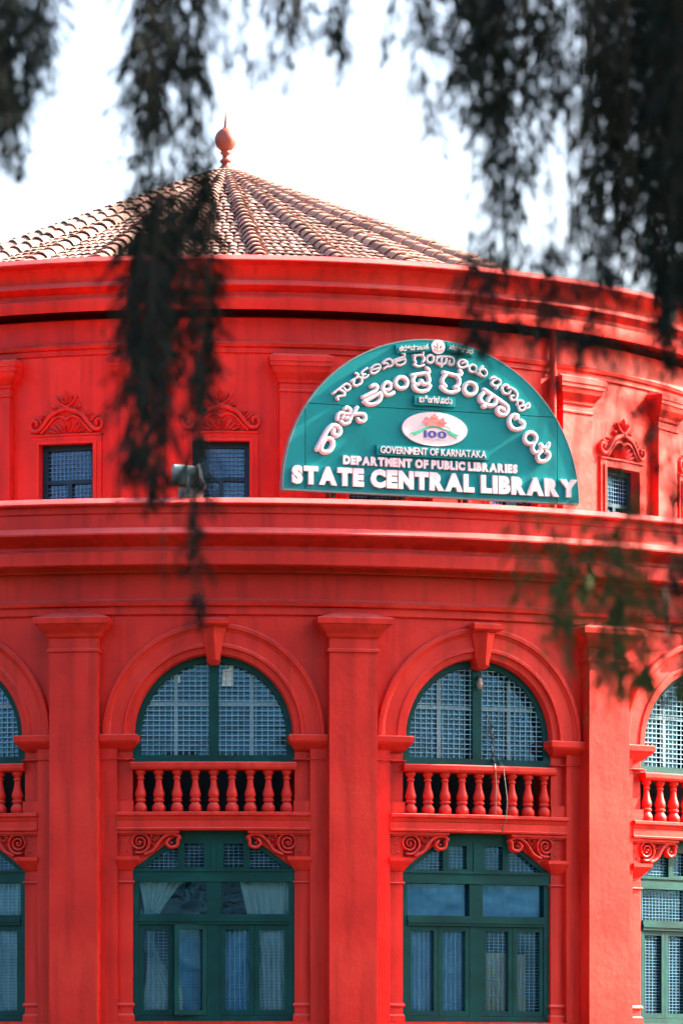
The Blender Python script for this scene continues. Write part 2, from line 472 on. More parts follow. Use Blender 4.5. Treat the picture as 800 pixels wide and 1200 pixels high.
# --- entablature and parapet of the lower storey
obj('frieze', ringmesh('frieze', [(9.2, 7.36), (9.245, 7.38), (9.245, 7.46), (9.30, 7.475), (9.31, 7.515), (9.235, 7.54), (9.22, 7.56), (9.22, 7.86), (8.2, 7.86)], 'red'), lib)  # deep slot above the frieze added to hold a dark shadow line
obj('cornice', ringmesh('cornice', [(8.2, 7.86), (8.2, 7.98), (9.40, 7.98), (9.42, 7.91), (9.66, 7.905), (9.67, 7.915), (9.67, 8.06), (9.60, 8.085), (9.58, 8.10), (9.58, 8.125), (9.60, 8.15),
                                    (9.64, 8.175), (9.72, 8.21), (9.81, 8.225), (9.83, 8.235), (9.83, 8.255), (9.81, 8.275), (9.75, 8.325), (9.67, 8.335)], 'red'), lib)
obj('parapet', ringmesh('parapet', [(9.67, 8.335), (9.66, 8.49), (9.685, 8.505), (9.685, 8.575), (9.76, 8.585), (9.775, 8.595), (9.775, 8.61), (9.755, 8.63), (9.69, 8.675), (9.62, 8.685),
                                    (9.36, 8.69), (9.34, 8.66), (9.34, 7.85)], 'red'), lib)
obj('terrace_floor', ringmesh('terrace_floor', [(9.345, 7.88), (6.05, 7.92)], 'stone', 120), lib)
# low plinth round the base
obj('plinth', ringmesh('plinth', [(9.5, 0), (9.5, 0.9), (9.44, 0.96), (9.2, 0.97)], 'red'), lib)
# interior, seen only through the glass
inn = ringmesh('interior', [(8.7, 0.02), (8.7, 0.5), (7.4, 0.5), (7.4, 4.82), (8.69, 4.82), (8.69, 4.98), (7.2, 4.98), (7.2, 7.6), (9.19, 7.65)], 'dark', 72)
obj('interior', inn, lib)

# --- pillars between the bays
mb = MB()
mb.loft([(0.97, -0.28, 0.28, -0.05, 0.20), (7.12, -0.28, 0.28, -0.05, 0.20)])
me_pillar = mb.bend(R1).mesh('pillar', 'red')
mb = MB()
mb.loft([(7.09, -0.285, 0.285, -0.02, 0.205), (7.11, -0.31, 0.31, -0.02, 0.23), (7.145, -0.325, 0.325, -0.02, 0.245), (7.20, -0.375, 0.375, -0.02, 0.30), (7.245, -0.415, 0.415, -0.02, 0.34), (7.25, -0.432, 0.432, -0.02, 0.357), (7.255, -0.435, 0.435, -0.02, 0.36),
         (7.315, -0.44, 0.44, -0.02, 0.365), (7.325, -0.425, 0.425, -0.02, 0.35), (7.405, -0.19, 0.19, -0.02, 0.10)], 4)
me_cap = mb.bend(R1).mesh('capital', 'red')
mb = MB()
mb.loft([(6.925, -0.285, 0.285, -0.02, 0.205), (6.935, -0.305, 0.305, -0.02, 0.225), (6.965, -0.305, 0.305, -0.02, 0.225), (6.975, -0.285, 0.285, -0.02, 0.205)], 2)
me_neck = mb.bend(R1).mesh('necking', 'red')
for k in SEEN:
    p = obj('pillar', me_pillar, lib, PHASE + (k + 0.5) * STEP)
    obj('capital', me_cap, p); obj('necking', me_neck, p)

# --- arch mouldings
def archivolt():
    prof = [(1.30, -0.02), (1.30, 0.055), (1.285, 0.07), (1.245, 0.07), (1.235, 0.05), (1.215, 0.045), (1.20, 0.03), (1.065, 0.03), (1.05, 0.045), (1.02, 0.045), (1.01, 0.0),
            (0.945, -0.005), (0.93, -0.03), (0.925, -0.42)]
    mb = MB(); n = 64; V = []; F = []; m = len(prof)
    for i in range(n + 1):
        a = PI * i / n
        for r, w in prof: V.append((r * math.cos(a), w, ZS + r * math.sin(a)))
    for i in range(n):
        for k in range(m - 1): F.append((i * m + k, (i + 1) * m + k, (i + 1) * m + k + 1, i * m + k + 1))
    mb.add(V, F)
    return mb.bend(R1).mesh('arch_moulding', 'red', 40)
me_arch = archivolt()
# keystone with a ridged face
mb = MB()
mb.loft([(7.225, -0.16, 0.16, -0.05, 0.20), (7.25, -0.18, 0.18, -0.05, 0.24), (7.30, -0.185, 0.185, -0.05, 0.245), (7.335, -0.13, 0.13, -0.05, 0.12)])
V = [(-0.145, -0.3, 7.225), (0.145, -0.3, 7.225), (0.145, 0.07, 7.225), (0.0, 0.19, 7.225), (-0.145, 0.07, 7.225),
     (-0.075, -0.3, 6.84), (0.075, -0.3, 6.84), (0.075, 0.05, 6.84), (0.02, 0.085, 6.84), (-0.075, 0.05, 6.84)]
mb.add(V, [(5, 6, 7, 8, 9), (0, 4, 3, 2, 1), (2, 3, 8, 7), (3, 4, 9, 8), (1, 2, 7, 6), (0, 5, 9, 4), (0, 1, 6, 5)])
mb.loft([(6.79, -0.04, 0.04, -0.3, 0.03), (6.838, -0.085, 0.085, -0.3, 0.075)])
me_key = mb.bend(R1).mesh('keystone', 'red')
# impost capitals, jambs with their small bands
def impost():
    mb = MB()
    mb.loft([(5.795, 0.965, 1.322, -0.45, -0.03), (5.83, 0.93, 1.322, -0.45, 0.02), (5.88, 0.89, 1.322, -0.45, 0.09), (5.905, 0.875, 1.322, -0.45, 0.11), (5.965, 0.87, 1.322, -0.45, 0.115), (5.978, 0.885, 1.322, -0.45, 0.10)], 3)
    mb.loft([(5.675, 0.94, 1.324, -0.45, -0.045), (5.69, 0.93, 1.324, -0.45, 0.03), (5.705, 0.94, 1.324, -0.45, -0.045)], 3)
    return mb
def jamb():
    mb = MB()
    mb.box(0.955, 1.15, Z0, 5.795, -0.46, -0.075, 2)
    mb.loft([(4.245, 0.94, 1.135, -0.44, -0.06), (4.26, 0.93, 1.135, -0.44, -0.045), (4.275, 0.94, 1.135, -0.44, -0.06)])
    mb.loft([(2.80, 0.945, 1.135, -0.44, -0.06), (2.82, 0.93, 1.135, -0.44, -0.045), (2.85, 0.945, 1.135, -0.44, -0.06)])
    mb.loft([(Z0, 0.935, 1.135, -0.44, -0.045), (2.70, 0.935, 1.135, -0.44, -0.045), (2.72, 0.95, 1.135, -0.44, -0.065)])
    mb.box(0.94, 1.135, 4.98, 5.21, -0.30, -0.03)         # little pedestal beside the balusters
    return mb
ip, jb = impost(), jamb()
me_imp = [ip.bend(R1).mesh('impost', 'red'), ip.mirror().bend(R1).mesh('impost', 'red')]
me_jamb = [jb.bend(R1).mesh('jamb', 'red'), jb.mirror().bend(R1).mesh('jamb', 'red')]

# --- scroll brackets under the balcony
def bracket():
    K = 0.00275
    P = lambda x, y: (K * (x - 425) - 0.0, 4.86 - (y - 55) * K)
    mb = MB()
    mb.prism([(-1.14, 4.42), (-0.95, 4.42), (-0.42, 4.81), (-0.42, 4.855), (-1.14, 4.855)], -0.42, -0.11)
    mb.box(-1.14, -0.40, 4.83, 4.858, -0.30, 0.0)
    mb.box(-1.14, -0.43, 4.812, 4.828, -0.30, -0.03)
    mb.loft([(4.395, -1.14, -0.955, -0.45, -0.06), (4.43, -1.14, -0.93, -0.45, -0.03), (4.50, -1.14, -0.875, -0.45, 0.03), (4.515, -1.14, -0.86, -0.45, 0.045), (4.555, -1.14, -0.86, -0.45, 0.045)])
    cx, cz = P(108, 104)
    sp = []
    for i in range(34):
        t = i / 33
        a = -1.9 + t * 2.35 * 2 * PI
        r = 0.128 - 0.115 * t
        sp.append((cx + r * math.cos(a), cz + r * math.sin(a)))
    wave = [P(272, 92), P(268, 118), P(242, 126), P(224, 108), P(236, 92)][::-1] + [P(280, 84), P(255, 70), P(220, 78), P(192, 104), P(168, 138), P(130, 156)]
    mb.relief(wave, 0.021, 0.075, -0.11)
    mb.relief(sp, 0.018, 0.075, -0.11, (1, 0.7), res=2)
    mb.ball(cx, cz, 0.022, 0.10, -0.11)
    bx, bz = P(244, 108); mb.ball(bx, bz, 0.02, 0.09, -0.11)
    for x, y, r in ((50, 78, .022), (58, 142, .024), (158, 78, .03), (172, 96, .02), (150, 118, .018), (188, 76, .02), (46, 108, .018)):
        u, z = P(x, y); mb.ball(u, z, r, 0.05, -0.11)
    mb.leafrelief(P(160, 130), P(150, 70), 0.03, 0.05, -0.11)
    mb.leafrelief(P(175, 110), P(205, 70), 0.025, 0.05, -0.11)
    return mb
bk = bracket()
me_brk = [bk.bend(R1).mesh('scroll_bracket', 'red', 40), bk.mirror().bend(R1).mesh('scroll_bracket', 'red', 40)]

# --- balustrade
mb = MB()
mb.loft([(5.565, -0.965, 0.965, -0.20, 0.0), (5.575, -0.965, 0.965, -0.22, 0.035), (5.60, -0.965, 0.965, -0.22, 0.045), (5.645, -0.965, 0.965, -0.22, 0.045), (5.658, -0.965, 0.965, -0.21, 0.03)], 8)
me_rail = mb.bend(R1).mesh('hand_rail', 'red')
mb = MB()
mb.loft([(4.98, -1.13, 1.13, -0.22, 0.01), (5.02, -1.13, 1.13, -0.22, 0.02), (5.035, -1.13, 1.13, -0.22, 0.055), (5.065, -1.13, 1.13, -0.22, 0.055), (5.075, -1.13, 1.13, -0.22, 0.03)], 8)
me_brail = mb.bend(R1).mesh('base_rail', 'red')
mb = MB()
mb.loft([(4.862, -1.13, 1.13, -0.52, 0.015), (4.976, -1.13, 1.13, -0.52, 0.015)], 8)
mb.loft([(4.865, -1.13, 1.13, -0.1, 0.03), (4.885, -1.13, 1.13, -0.1, 0.035), (4.895, -1.13, 1.13, -0.1, 0.02)], 8)
me_fascia = mb.bend(R1).mesh('fascia', 'red')
bal_prof = [(0.062, 5.075), (0.066, 5.08), (0.078, 5.10), (0.078, 5.14), (0.055, 5.175), (0.044, 5.19), (0.066, 5.205), (0.066, 5.225), (0.05, 5.235), (0.064, 5.26),
            (0.068, 5.285), (0.060, 5.32), (0.044, 5.37), (0.036, 5.43), (0.033, 5.455), (0.047, 5.465), (0.047, 5.48), (0.035, 5.49), (0.045, 5.515), (0.062, 5.53), (0.062, 5.566)]
mb = MB(); mb.lathe(bal_prof, 12)
me_bal = mb.mesh('baluster', 'red', 40)

# --- arched window
AW = -0.20
def halfdisc_wires(r, z0, s, du, dz, t):
    """square mesh clipped to one half of the arched light"""
    mb = MB()
    u = 0.075
    while u < r - 0.02:
        h = math.sqrt(r * r - u * u)
        top = ZS + h
        mb.box(s * u - t / 2, s * u + t / 2, z0, top, AW + 0.03, AW + 0.038)
        u += du
    z = z0 + dz
    while z < ZS + r - 0.03:
        ext = r if z < ZS else math.sqrt(max(0, r * r - (z - ZS) ** 2))
        a, b = sorted((s * 0.05, s * ext))
        if b - a > 0.03: mb.box(a, b, z - t / 2, z + t / 2, AW + 0.039, AW + 0.046)
        z += dz
    return mb
def arch_frame():
    mb = MB(); V = []; F = []; n = 48
    prof = [(0.935, AW - 0.09), (0.935, AW + 0.06), (0.855, AW + 0.06), (0.845, AW + 0.05), (0.845, AW - 0.09)]
    m = len(prof)
    for i in range(n + 1):
        a = PI * i / n
        for r, w in prof: V.append((r * math.cos(a), w, ZS + r * math.sin(a)))
    F = [(i * m + k, (i + 1) * m + k, (i + 1) * m + (k + 1) % m, i * m + (k + 1) % m) for i in range(n) for k in range(m)]
    mb.add(V, F)
    for s in (-1, 1):
        a, b = sorted((s * 0.853, s * 0.953))
        mb.box(a, b, 5.62, ZS - 0.001, AW - 0.09, AW + 0.058)
    mb.box(-0.953, 0.953, 5.60, 5.745, AW - 0.085, AW + 0.075, 1)
    mb.box(-0.055, 0.055, 5.745, ZS + 0.86, AW - 0.08, AW + 0.07)
    return mb
me_aframe = arch_frame().flat(R1).mesh('arched_window', 'teal', 40)
me_awire = [halfdisc_wires(0.85, 5.745, s, 0.07, 0.058, 0.009).flat(R1).mesh('wire_mesh', 'archwire') for s in (-1, 1)]
def quarter_pane(s):
    mb = MB(); P = [(s * 0.05, 5.745), (s * 0.85, 5.745)] + [(s * 0.85 * math.cos(a), ZS + 0.85 * math.sin(a)) for a in [i * PI / 32 for i in range(16)]] + [(s * 0.05, ZS + 0.847)]
    if s < 0: P = P[::-1]
    mb.prism(P, AW - 0.075, AW - 0.069)
    return mb
me_apane = [quarter_pane(s).flat(R1).mesh('pane', 'glass') for s in (-1, 1)]
def inner_bars(s):
    mb = MB()
    a, b = sorted((s * 0.425, s * 0.465)); mb.box(a, b, 5.745, ZS + math.sqrt(0.85 ** 2 - 0.46 ** 2), AW - 0.06, AW - 0.02)
    a, b = sorted((s * 0.055, s * 0.75)); mb.box(a, b, 6.33, 6.37, AW - 0.061, AW - 0.019)
    return mb
me_abar = [inner_bars(s).flat(R1).mesh('glazing_bar', 'palebar') for s in (-1, 1)]

# --- ground floor window
WW = -0.22
def gf_frame():
    mb = MB()
    # outer stiles, rails
    for s in (-1, 1):
        a, b = sorted((s * 0.875, s * 0.965)); mb.box(a, b, Z0, 4.40, WW - 0.06, WW + 0.06)
    mb.box(-0.875, 0.875, Z0, 2.70, WW - 0.055, WW + 0.055)
    mb.box(-0.875, 0.875, 3.765, 3.885, WW - 0.055, WW + 0.075)
    mb.box(-0.875, 0.875, 3.80, 3.83, WW + 0.075, WW + 0.09)
    mb.box(-0.965, 0.965, 4.265, 4.40, WW - 0.05, WW + 0.078)
    mb.box(-0.965, 0.965, 4.385, 4.415, WW + 0.078, WW + 0.095)
    mb.box(-0.075, 0.075, 2.70, 3.765, WW - 0.05, WW + 0.05)
    mb.box(-0.085, 0.085, 3.885, 4.265, WW - 0.05, WW + 0.062)
    # chamfered head
    mb.box(-0.55, 0.55, 4.765, 4.87, WW - 0.05, WW + 0.05)
    for s in (-1, 1):
        P = [(s * 0.955, 4.40), (s * 0.86, 4.40), (s * 0.42, 4.745), (s * 0.42, 4.83), (s * 0.50, 4.83)]
        mb.prism(P if s < 0 else P[::-1], WW - 0.05, WW + 0.055)
        a, b = sorted((s * 0.345, s * 0.42)); mb.box(a, b, 4.40, 4.765, WW - 0.05, WW + 0.05)
        a, b = sorted((s * 0.03, s * 0.115)); mb.box(a, b, 4.40, 4.765, WW - 0.05, WW + 0.05)
        a, b = sorted((s * 0.115, s * 0.345)); mb.box(a, b, 4.40, 4.44, WW - 0.05, WW + 0.045); mb.box(a, b, 4.715, 4.765, WW - 0.05, WW + 0.045)
    mb.box(-0.03, 0.03, 4.40, 4.765, WW - 0.05, WW + 0.06)
    return mb
me_gframe = gf_frame().flat(R1).mesh('lower_window', 'teal')
def sash(u0, u1, z0, z1, st=0.055, hinge=None):
    mb = MB()
    mb.box(u0, u0 + st, z0, z1, WW - 0.03, WW + 0.045); mb.box(u1 - st, u1, z0, z1, WW - 0.03, WW + 0.045)
    mb.box(u0 + st, u1 - st, z0, z0 + st * 1.1, WW - 0.03, WW + 0.043); mb.box(u0 + st, u1 - st, z1 - st, z1, WW - 0.03, WW + 0.043)
    return mb
def wires(u0, u1, z0, z1, du, dz, t, w):
    mb = MB()
    n = max(2, round((u1 - u0) / du)); k = max(2, round((z1 - z0) / dz))
    for i in range(1, n): u = u0 + (u1 - u0) * i / n; mb.box(u - t / 2, u + t / 2, z0, z1, w, w + 0.006)
    for i in range(1, k): z = z0 + (z1 - z0) * i / k; mb.box(u0, u1, z - t / 2, z + t / 2, w + 0.0065, w + 0.012)
    return mb
def triwires(s):
    mb = MB(); t = 0.006
    for i in range(1, 8):
        u = 0.42 + 0.055 * i; top = 4.745 - (u - 0.42) * 0.784
        if top > 4.43: mb.box(s * u - t / 2, s * u + t / 2, 4.41, top, WW + 0.005, WW + 0.011)
    for i in range(1, 9):
        z = 4.41 + 0.036 * i; e = 0.42 + (4.745 - z) / 0.784
        a, b = sorted((s * 0.42, s * e)); mb.box(a, b, z - t / 2, z + t / 2, WW + 0.0115, WW + 0.017)
    return mb
SASH = [(-0.875, -0.478), (-0.473, -0.077), (0.077, 0.473), (0.478, 0.875)]
me_sash = [sash(a, b, 2.703, 3.762).flat(R1).mesh('sash', 'teal') for a, b in SASH]
PANES = [(a + 0.054, b - 0.054, 2.762, 3.708) for a, b in SASH] + [(-0.875, -0.085, 3.885, 4.265), (0.085, 0.875, 3.885, 4.265), (-0.345, -0.115, 4.44, 4.715), (0.115, 0.345, 4.44, 4.715)]
def panebox(a, b, c, d, w=WW - 0.02):
    mb = MB(); mb.box(a, b, c, d, w, w + 0.005); return mb
me_gpane = [panebox(*p).flat(R1).mesh('pane', 'glass') for p in PANES]
for s in (-1, 1):
    mb = MB(); P = [(s * 0.42, 4.41), (s * 0.42, 4.745), (s * 0.85, 4.41)]
    mb.prism(P if s < 0 else P[::-1], WW - 0.02, WW - 0.015); me_gpane.append(mb.flat(R1).mesh('pane', 'glass'))
me_gwire = [wires(*p, 0.058, 0.038, 0.0045, WW + 0.0).flat(R1).mesh('wire_mesh', 'wire') for p in PANES] + [triwires(s).flat(R1).mesh('wire_mesh', 'wire') for s in (-1, 1)]

def spin(me_list_flat, R): pass

for k in SEEN:
    th = PHASE + k * STEP
    obj('arch_moulding', me_arch, lib, th); obj('keystone', me_key, lib, th)
    for i in (0, 1):
        obj('impost', me_imp[i], lib, th); obj('jamb', me_jamb[i], lib, th); obj('scroll_bracket', me_brk[i], lib, th)
    b = empty('balustrade', lib, th)
    obj('hand_rail', me_rail, b); obj('base_rail', me_brail, b); obj('fascia', me_fascia, b)
    for i in range(9):
        a = (-0.86 + 0.215 * i) / R1
        jr = random.Random(k * 31 + i)
        o = obj('baluster', me_bal, b, jr.uniform(0, 0.5), ((R1 - 0.075 + jr.uniform(-0.006, 0.006)) * math.sin(a), -(R1 - 0.075) * math.cos(a), 0))
        o.scale = (jr.uniform(0.95, 1.05), jr.uniform(0.95, 1.05), 1.0)
    w = obj('arched_window', me_aframe, lib, th)
    for i in (0, 1):
        obj('wire_mesh', me_awire[i], w); obj('pane', me_apane[i], w); obj('glazing_bar', me_abar[i], w)
    w = obj('lower_window', me_gframe, lib, th)
    for i in range(10):
        openw = (k == 0 and i == 1)
        if openw: continue
        if i < 4: obj('sash', me_sash[i], w)
        obj('pane', me_gpane[i], w)
        if not (k in (0, 1) and i in (4, 5)): obj('wire_mesh', me_gwire[i], w)
    if k == 0:      # this sash stands ajar, hinged on the middle post; the wire screen stays behind it
        hu, hy = -0.077, -(R1 + WW + 0.045)
        sh = sash(-0.473, -0.077, 2.703, 3.762).flat(R1).mapped(lambda x, y, z: (x - hu, y - hy, z)).mesh('sash', 'teal')
        o = obj('sash', sh, w, rad(17), (hu, hy, 0)); o['label'] = 'narrow teal sash standing ajar'
        pn = panebox(*PANES[1]).flat(R1).mapped(lambda x, y, z: (x - hu, y - hy, z)).mesh('pane', 'glass')
        obj('pane', pn, w, rad(17), (hu, hy, 0))
        obj('wire_mesh', me_gwire[1], w)
    if k == 1:      # round lamp on the middle post of the arched window
        mb = MB(); mb.lathe([(0.0, 6.56), (0.02, 6.565), (0.036, 6.59), (0.038, 6.63), (0.03, 6.66), (0.022, 6.67), (0.022, 6.70), (0, 6.71)], 12, (0.01, AW + 0.13))
        o = obj('lamp_globe', mb.flat(R1).mesh('lamp_globe', 'lampglass', 50), w)
        mb = MB(); mb.box(-0.01, 0.03, 6.695, 6.72, AW + 0.06, AW + 0.16); obj('lamp_holder', mb.flat(R1).mesh('lamp_holder', 'black'), w)

# ------------------------------------------------------------------ upper drum
def upper_panel():
    mb = MB(); a, z0, z1, zt = 0.36, 8.45, 9.87, 11.38
    n = 6
    for s in (-1, 1):
        for i in range(n):
            p = a + (U2 - a) * i / n; q = a + (U2 - a) * (i + 1) / n
            mb.add([(s * p, 0, 7.8), (s * q, 0, 7.8), (s * q, 0, z1), (s * p, 0, z1)], [(0, 1, 2, 3)])
        mb.add([(s * a, 0, z0), (s * a, -0.4, z0), (s * a, -0.4, z1), (s * a, 0, z1)], [(0, 1, 2, 3)])
    for i in range(12):
        p = -U2 + 2 * U2 * i / 12; q = -U2 + 2 * U2 * (i + 1) / 12
        mb.add([(p, 0, z1), (q, 0, z1), (q, 0, zt), (p, 0, zt)], [(0, 1, 2, 3)])
    mb.add([(-a, 0, z1), (a, 0, z1), (a, -0.4, z1), (-a, -0.4, z1)], [(0, 1, 2, 3)])
    mb.add([(-a, 0, z0), (a, 0, z0), (a, -0.4, z0), (-a, -0.4, z0)], [(0, 1, 2, 3)])
    mb.add([(-a, 0, 7.8), (a, 0, 7.8), (a, 0, z0), (-a, 0, z0)], [(0, 1, 2, 3)])
    return mb.bend(R2).mesh('upper_wall', 'red', 30)
me_up, me_up_solid = upper_panel(), solid_panel(R2, U2, 7.8, 11.38, 'upper_wall')
for k in range(-10, 12):
    obj('upper_wall', me_up if k in SEEN_UP else me_up_solid, lib, PHASE2 + k * STEP2)
obj('upper_frieze', ringmesh('upper_frieze', [(6.800, 10.95), (6.830, 10.965), (6.830, 11.02), (6.865, 11.035), (6.875, 11.075), (6.830, 11.10), (6.820, 11.13), (6.820, 11.395), (6.200, 11.395)], 'red'), lib)  # slot over this frieze also deepened to darken the line below the cornice
obj('upper_cornice', ringmesh('upper_cornice', [(6.200, 11.395), (6.200, 11.53), (7.120, 11.53), (7.120, 11.45), (7.155, 11.44), (7.160, 11.455), (7.160, 11.585), (7.110, 11.60), (7.100, 11.62), (7.100, 11.665), (7.140, 11.685), (7.200, 11.71), (7.230, 11.725), (7.230, 11.74), (7.210, 11.76),
                                    (7.160, 11.80), (7.165, 11.84), (7.190, 11.91), (7.240, 11.97), (7.310, 11.995), (7.340, 12.005), (7.340, 12.02), (7.320, 12.04), (7.250, 12.09), (5.900, 12.10)], 'red'), lib)
mb = MB()
mb.loft([(7.85, -0.255, 0.255, -0.03, 0.11), (10.60, -0.255, 0.255, -0.03, 0.11)])
me_pil = mb.bend(R2).mesh('pilaster', 'red')
mb = MB()
mb.loft([(10.575, -0.258, 0.258, -0.03, 0.113), (10.585, -0.275, 0.275, -0.03, 0.13), (10.62, -0.28, 0.28, -0.03, 0.135), (10.66, -0.31, 0.31, -0.03, 0.165), (10.71, -0.345, 0.345, -0.03, 0.20), (10.775, -0.36, 0.36, -0.03, 0.215), (10.78, -0.375, 0.375, -0.03, 0.23),
         (10.83, -0.375, 0.375, -0.03, 0.23), (10.835, -0.39, 0.39, -0.03, 0.245), (10.90, -0.39, 0.39, -0.03, 0.245), (10.945, -0.33, 0.33, -0.03, 0.12)], 3)
me_pilcap = mb.bend(R2).mesh('capital', 'red')
mb = MB()
mb.loft([(10.465, -0.258, 0.258, -0.03, 0.113), (10.475, -0.275, 0.275, -0.03, 0.13), (10.495, -0.275, 0.275, -0.03, 0.13), (10.505, -0.258, 0.258, -0.03, 0.113)])
me_pilneck = mb.bend(R2).mesh('necking', 'red')
for k in SEEN_UP:
    p = obj('pilaster', me_pil, lib, PHASE2 + (k + 0.5) * STEP2); obj('capital', me_pilcap, p); obj('necking', me_pilneck, p)

# surround of the small windows and the carved crest above
mb = MB()
for s in (-1, 1):
    a, b = sorted((s * 0.355, s * 0.455)); mb.box(a, b, 8.45, 9.965, -0.05, 0.03)
    a, b = sorted((s * 0.352, s * 0.395)); mb.box(a, b, 8.45, 9.90, -0.05, 0.05)
mb.box(-0.355, 0.355, 9.868, 9.964, -0.05, 0.029, 3)
mb.box(-0.352, 0.352, 9.866, 9.905, -0.05, 0.049, 3)
mb.box(-0.47, 0.47, 9.966, 9.985, -0.05, 0.055, 3)
mb.box(-0.48, 0.48, 8.40, 8.448, -0.1, 0.07, 3)
me_sur = mb.bend(R2).mesh('window_surround', 'red')
def crest():
    K = 0.00145; Z = 9.985
    P = lambda x, y, s=1: (s * x * K, Z + y * K)
    mb = MB()
    # backing field
    mb.prism([P(-330, 0), P(330, 0), P(300, 60), P(200, 100), P(110, 185), P(0, 230), P(-110, 185), P(-200, 100), P(-300, 60)], -0.02, 0.012)
    for s in (-1, 1):
        mb.relief([P(0, 215, s), P(70, 196, s), P(140, 160, s), P(195, 95, s), P(245, 40, s), P(300, 40, s), P(325, 85, s), P(300, 122, s), P(268, 108, s), P(272, 80, s)], 0.028, 0.055, 0.01, (1.1, 0.75))
        mb.relief([P(0, 128, s), P(50, 150, s), P(110, 135, s), P(165, 75, s), P(225, 14, s)], 0.018, 0.04, 0.01)
        for p, q, w in (((4, 10), (40, 125), .030), ((25, 8), (105, 112), .032), ((50, 6), (145, 82), .030), ((80, 4), (180, 45), .026)):
            mb.leafrelief(P(*p, s), P(*q, s), w, 0.045, 0.01)
        mb.leafrelief(P(8, 228, s), P(62, 330, s), 0.03, 0.05, 0.01)
        mb.relief([P(6, 230, s), P(60, 270, s), P(92, 318, s)], 0.016, 0.05, 0.01, (1, 0.7))
        mb.leafrelief(P(85, 200, s), P(125, 262, s), 0.03, 0.05, 0.0)
        mb.ball(*P(118, 238, s), 0.03, 0.05, 0.0)
        mb.leafrelief(P(180, 130, s), P(205, 190, s), 0.028, 0.05, 0.0)
        mb.ball(*P(208, 172, s), 0.024, 0.05, 0.0); mb.ball(*P(228, 142, s), 0.022, 0.05, 0.0)
        mb.relief([P(225, 110, s), P(250, 140, s), P(275, 150, s)], 0.014, 0.04, 0.0)
    mb.leafrelief(P(0, 225), P(0, 372), 0.036, 0.06, 0.012)
    mb.ball(*P(0, 222), 0.035, 0.07, 0.01)
    return mb
me_crest = crest().bend(R2).mesh('window_crest', 'red', 45)
UWW = -0.16
mb = MB()
for s in (-1, 1):
    a, b = sorted((s * 0.285, s * 0.36)); mb.box(a, b, 8.45, 9.868, UWW - 0.05, UWW + 0.05)
mb.box(-0.285, 0.285, 9.80, 9.868, UWW - 0.05, UWW + 0.048); mb.box(-0.285, 0.285, 8.45, 8.53, UWW - 0.05, UWW + 0.048)
mb.box(-0.285, 0.285, 9.385, 9.435, UWW - 0.05, UWW + 0.046)
mb.box(-0.03, 0.03, 8.53, 9.385, UWW - 0.045, UWW + 0.044)
me_uframe = mb.flat(R2).mesh('upper_window', 'blueframe')
UP = [(-0.285, 0.285, 9.435, 9.80), (-0.285, -0.03, 8.53, 9.385), (0.03, 0.285, 8.53, 9.385)]
me_upane = [panebox(*p, w=UWW - 0.02).flat(R2).mesh('pane', 'glass') for p in UP]
me_uwire = [wires(*p, 0.05, 0.05, 0.008, UWW + 0.01).flat(R2).mesh('wire_mesh', 'wire') for p in UP]
for k in SEEN_UP:
    th = PHASE2 + k * STEP2
    obj('window_surround', me_sur, lib, th); obj('window_crest', me_crest, lib, th)
    w = obj('upper_window', me_uframe, lib, th)
    for i in range(3): obj('pane', me_upane[i], w); obj('wire_mesh', me_uwire[i], w)
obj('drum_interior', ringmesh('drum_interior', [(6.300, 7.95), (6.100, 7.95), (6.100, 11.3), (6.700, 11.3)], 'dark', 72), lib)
# rain pipe on the drum
a = rad(38.4)
mb = MB(); mb.lathe([(0.045, 7.9), (0.045, 9.6), (0.055, 9.6), (0.055, 9.66), (0.045, 9.66), (0.045, 10.9), (0.055, 10.9), (0.055, 10.97), (0.045, 10.97), (0.045, 11.5)], 12)
obj('rain_pipe', mb.mesh('rain_pipe', 'red', 40), lib, 0, (6.90 * math.sin(a), -6.90 * math.cos(a), 0))

# ------------------------------------------------------------------ roof
APEX = Vector((0, 0, 14.67)); RE, ZE = 5.95, 12.13
NH = 32; DH = 2 * PI / NH; HPH = rad(6.15)
roof = empty('roof', lib)
slope = math.atan2(APEX.z - ZE, RE * math.cos(DH / 2))
SL = math.hypot(APEX.z - ZE, RE * math.cos(DH / 2))
mb = MB()
V = [(0, 0, APEX.z - 0.05)] + [(RE * math.sin(HPH + DH * i), -RE * math.cos(HPH + DH * i), ZE - 0.05) for i in range(NH)] + [(RE * math.sin(HPH + DH * i), -RE * math.cos(HPH + DH * i), 12.02) for i in range(NH)]
mb.add(V, [(0, 1 + i, 1 + (i + 1) % NH) for i in range(NH)] + [(1 + i, 1 + NH + i, 1 + NH + (i + 1) % NH, 1 + (i + 1) % NH) for i in range(NH)])
obj('roof_deck', mb.mesh('roof_deck', 'terracotta'), roof)
def tile_mesh(n, r0, r1, h0, h1, L, lip, name):
    """barrel tile: x across, y down the slope, z out of the slope; lower end at y = 0"""
    mb = MB(); V = []
    for (rr, hh, y, dz) in ((r0, h0, 0.0, -lip), (r0, h0, 0.0, 0.0), (r1, h1, -L, -0.02)):
        for i in range(n + 1):
            a = PI * i / n
            V.append((-rr * math.cos(a), y, hh * math.sin(a) + dz))
    m = n + 1
    F = [(i, i + 1, m + i + 1, m + i) for i in range(n)] + [(m + i, m + i + 1, 2 * m + i + 1, 2 * m + i) for i in range(n)]
    mb.add(V, F)
    return mb, mb.mesh(name, 'tile', 50)
t_mb, t_me = tile_mesh(5, 0.057, 0.050, 0.027, 0.020, 0.27, 0.011, 'roof_tile')
h_mb, h_me = tile_mesh(8, 0.122, 0.098, 0.118, 0.094, 0.30, 0.02, 'hip_tile')
rnd = random.Random(11)
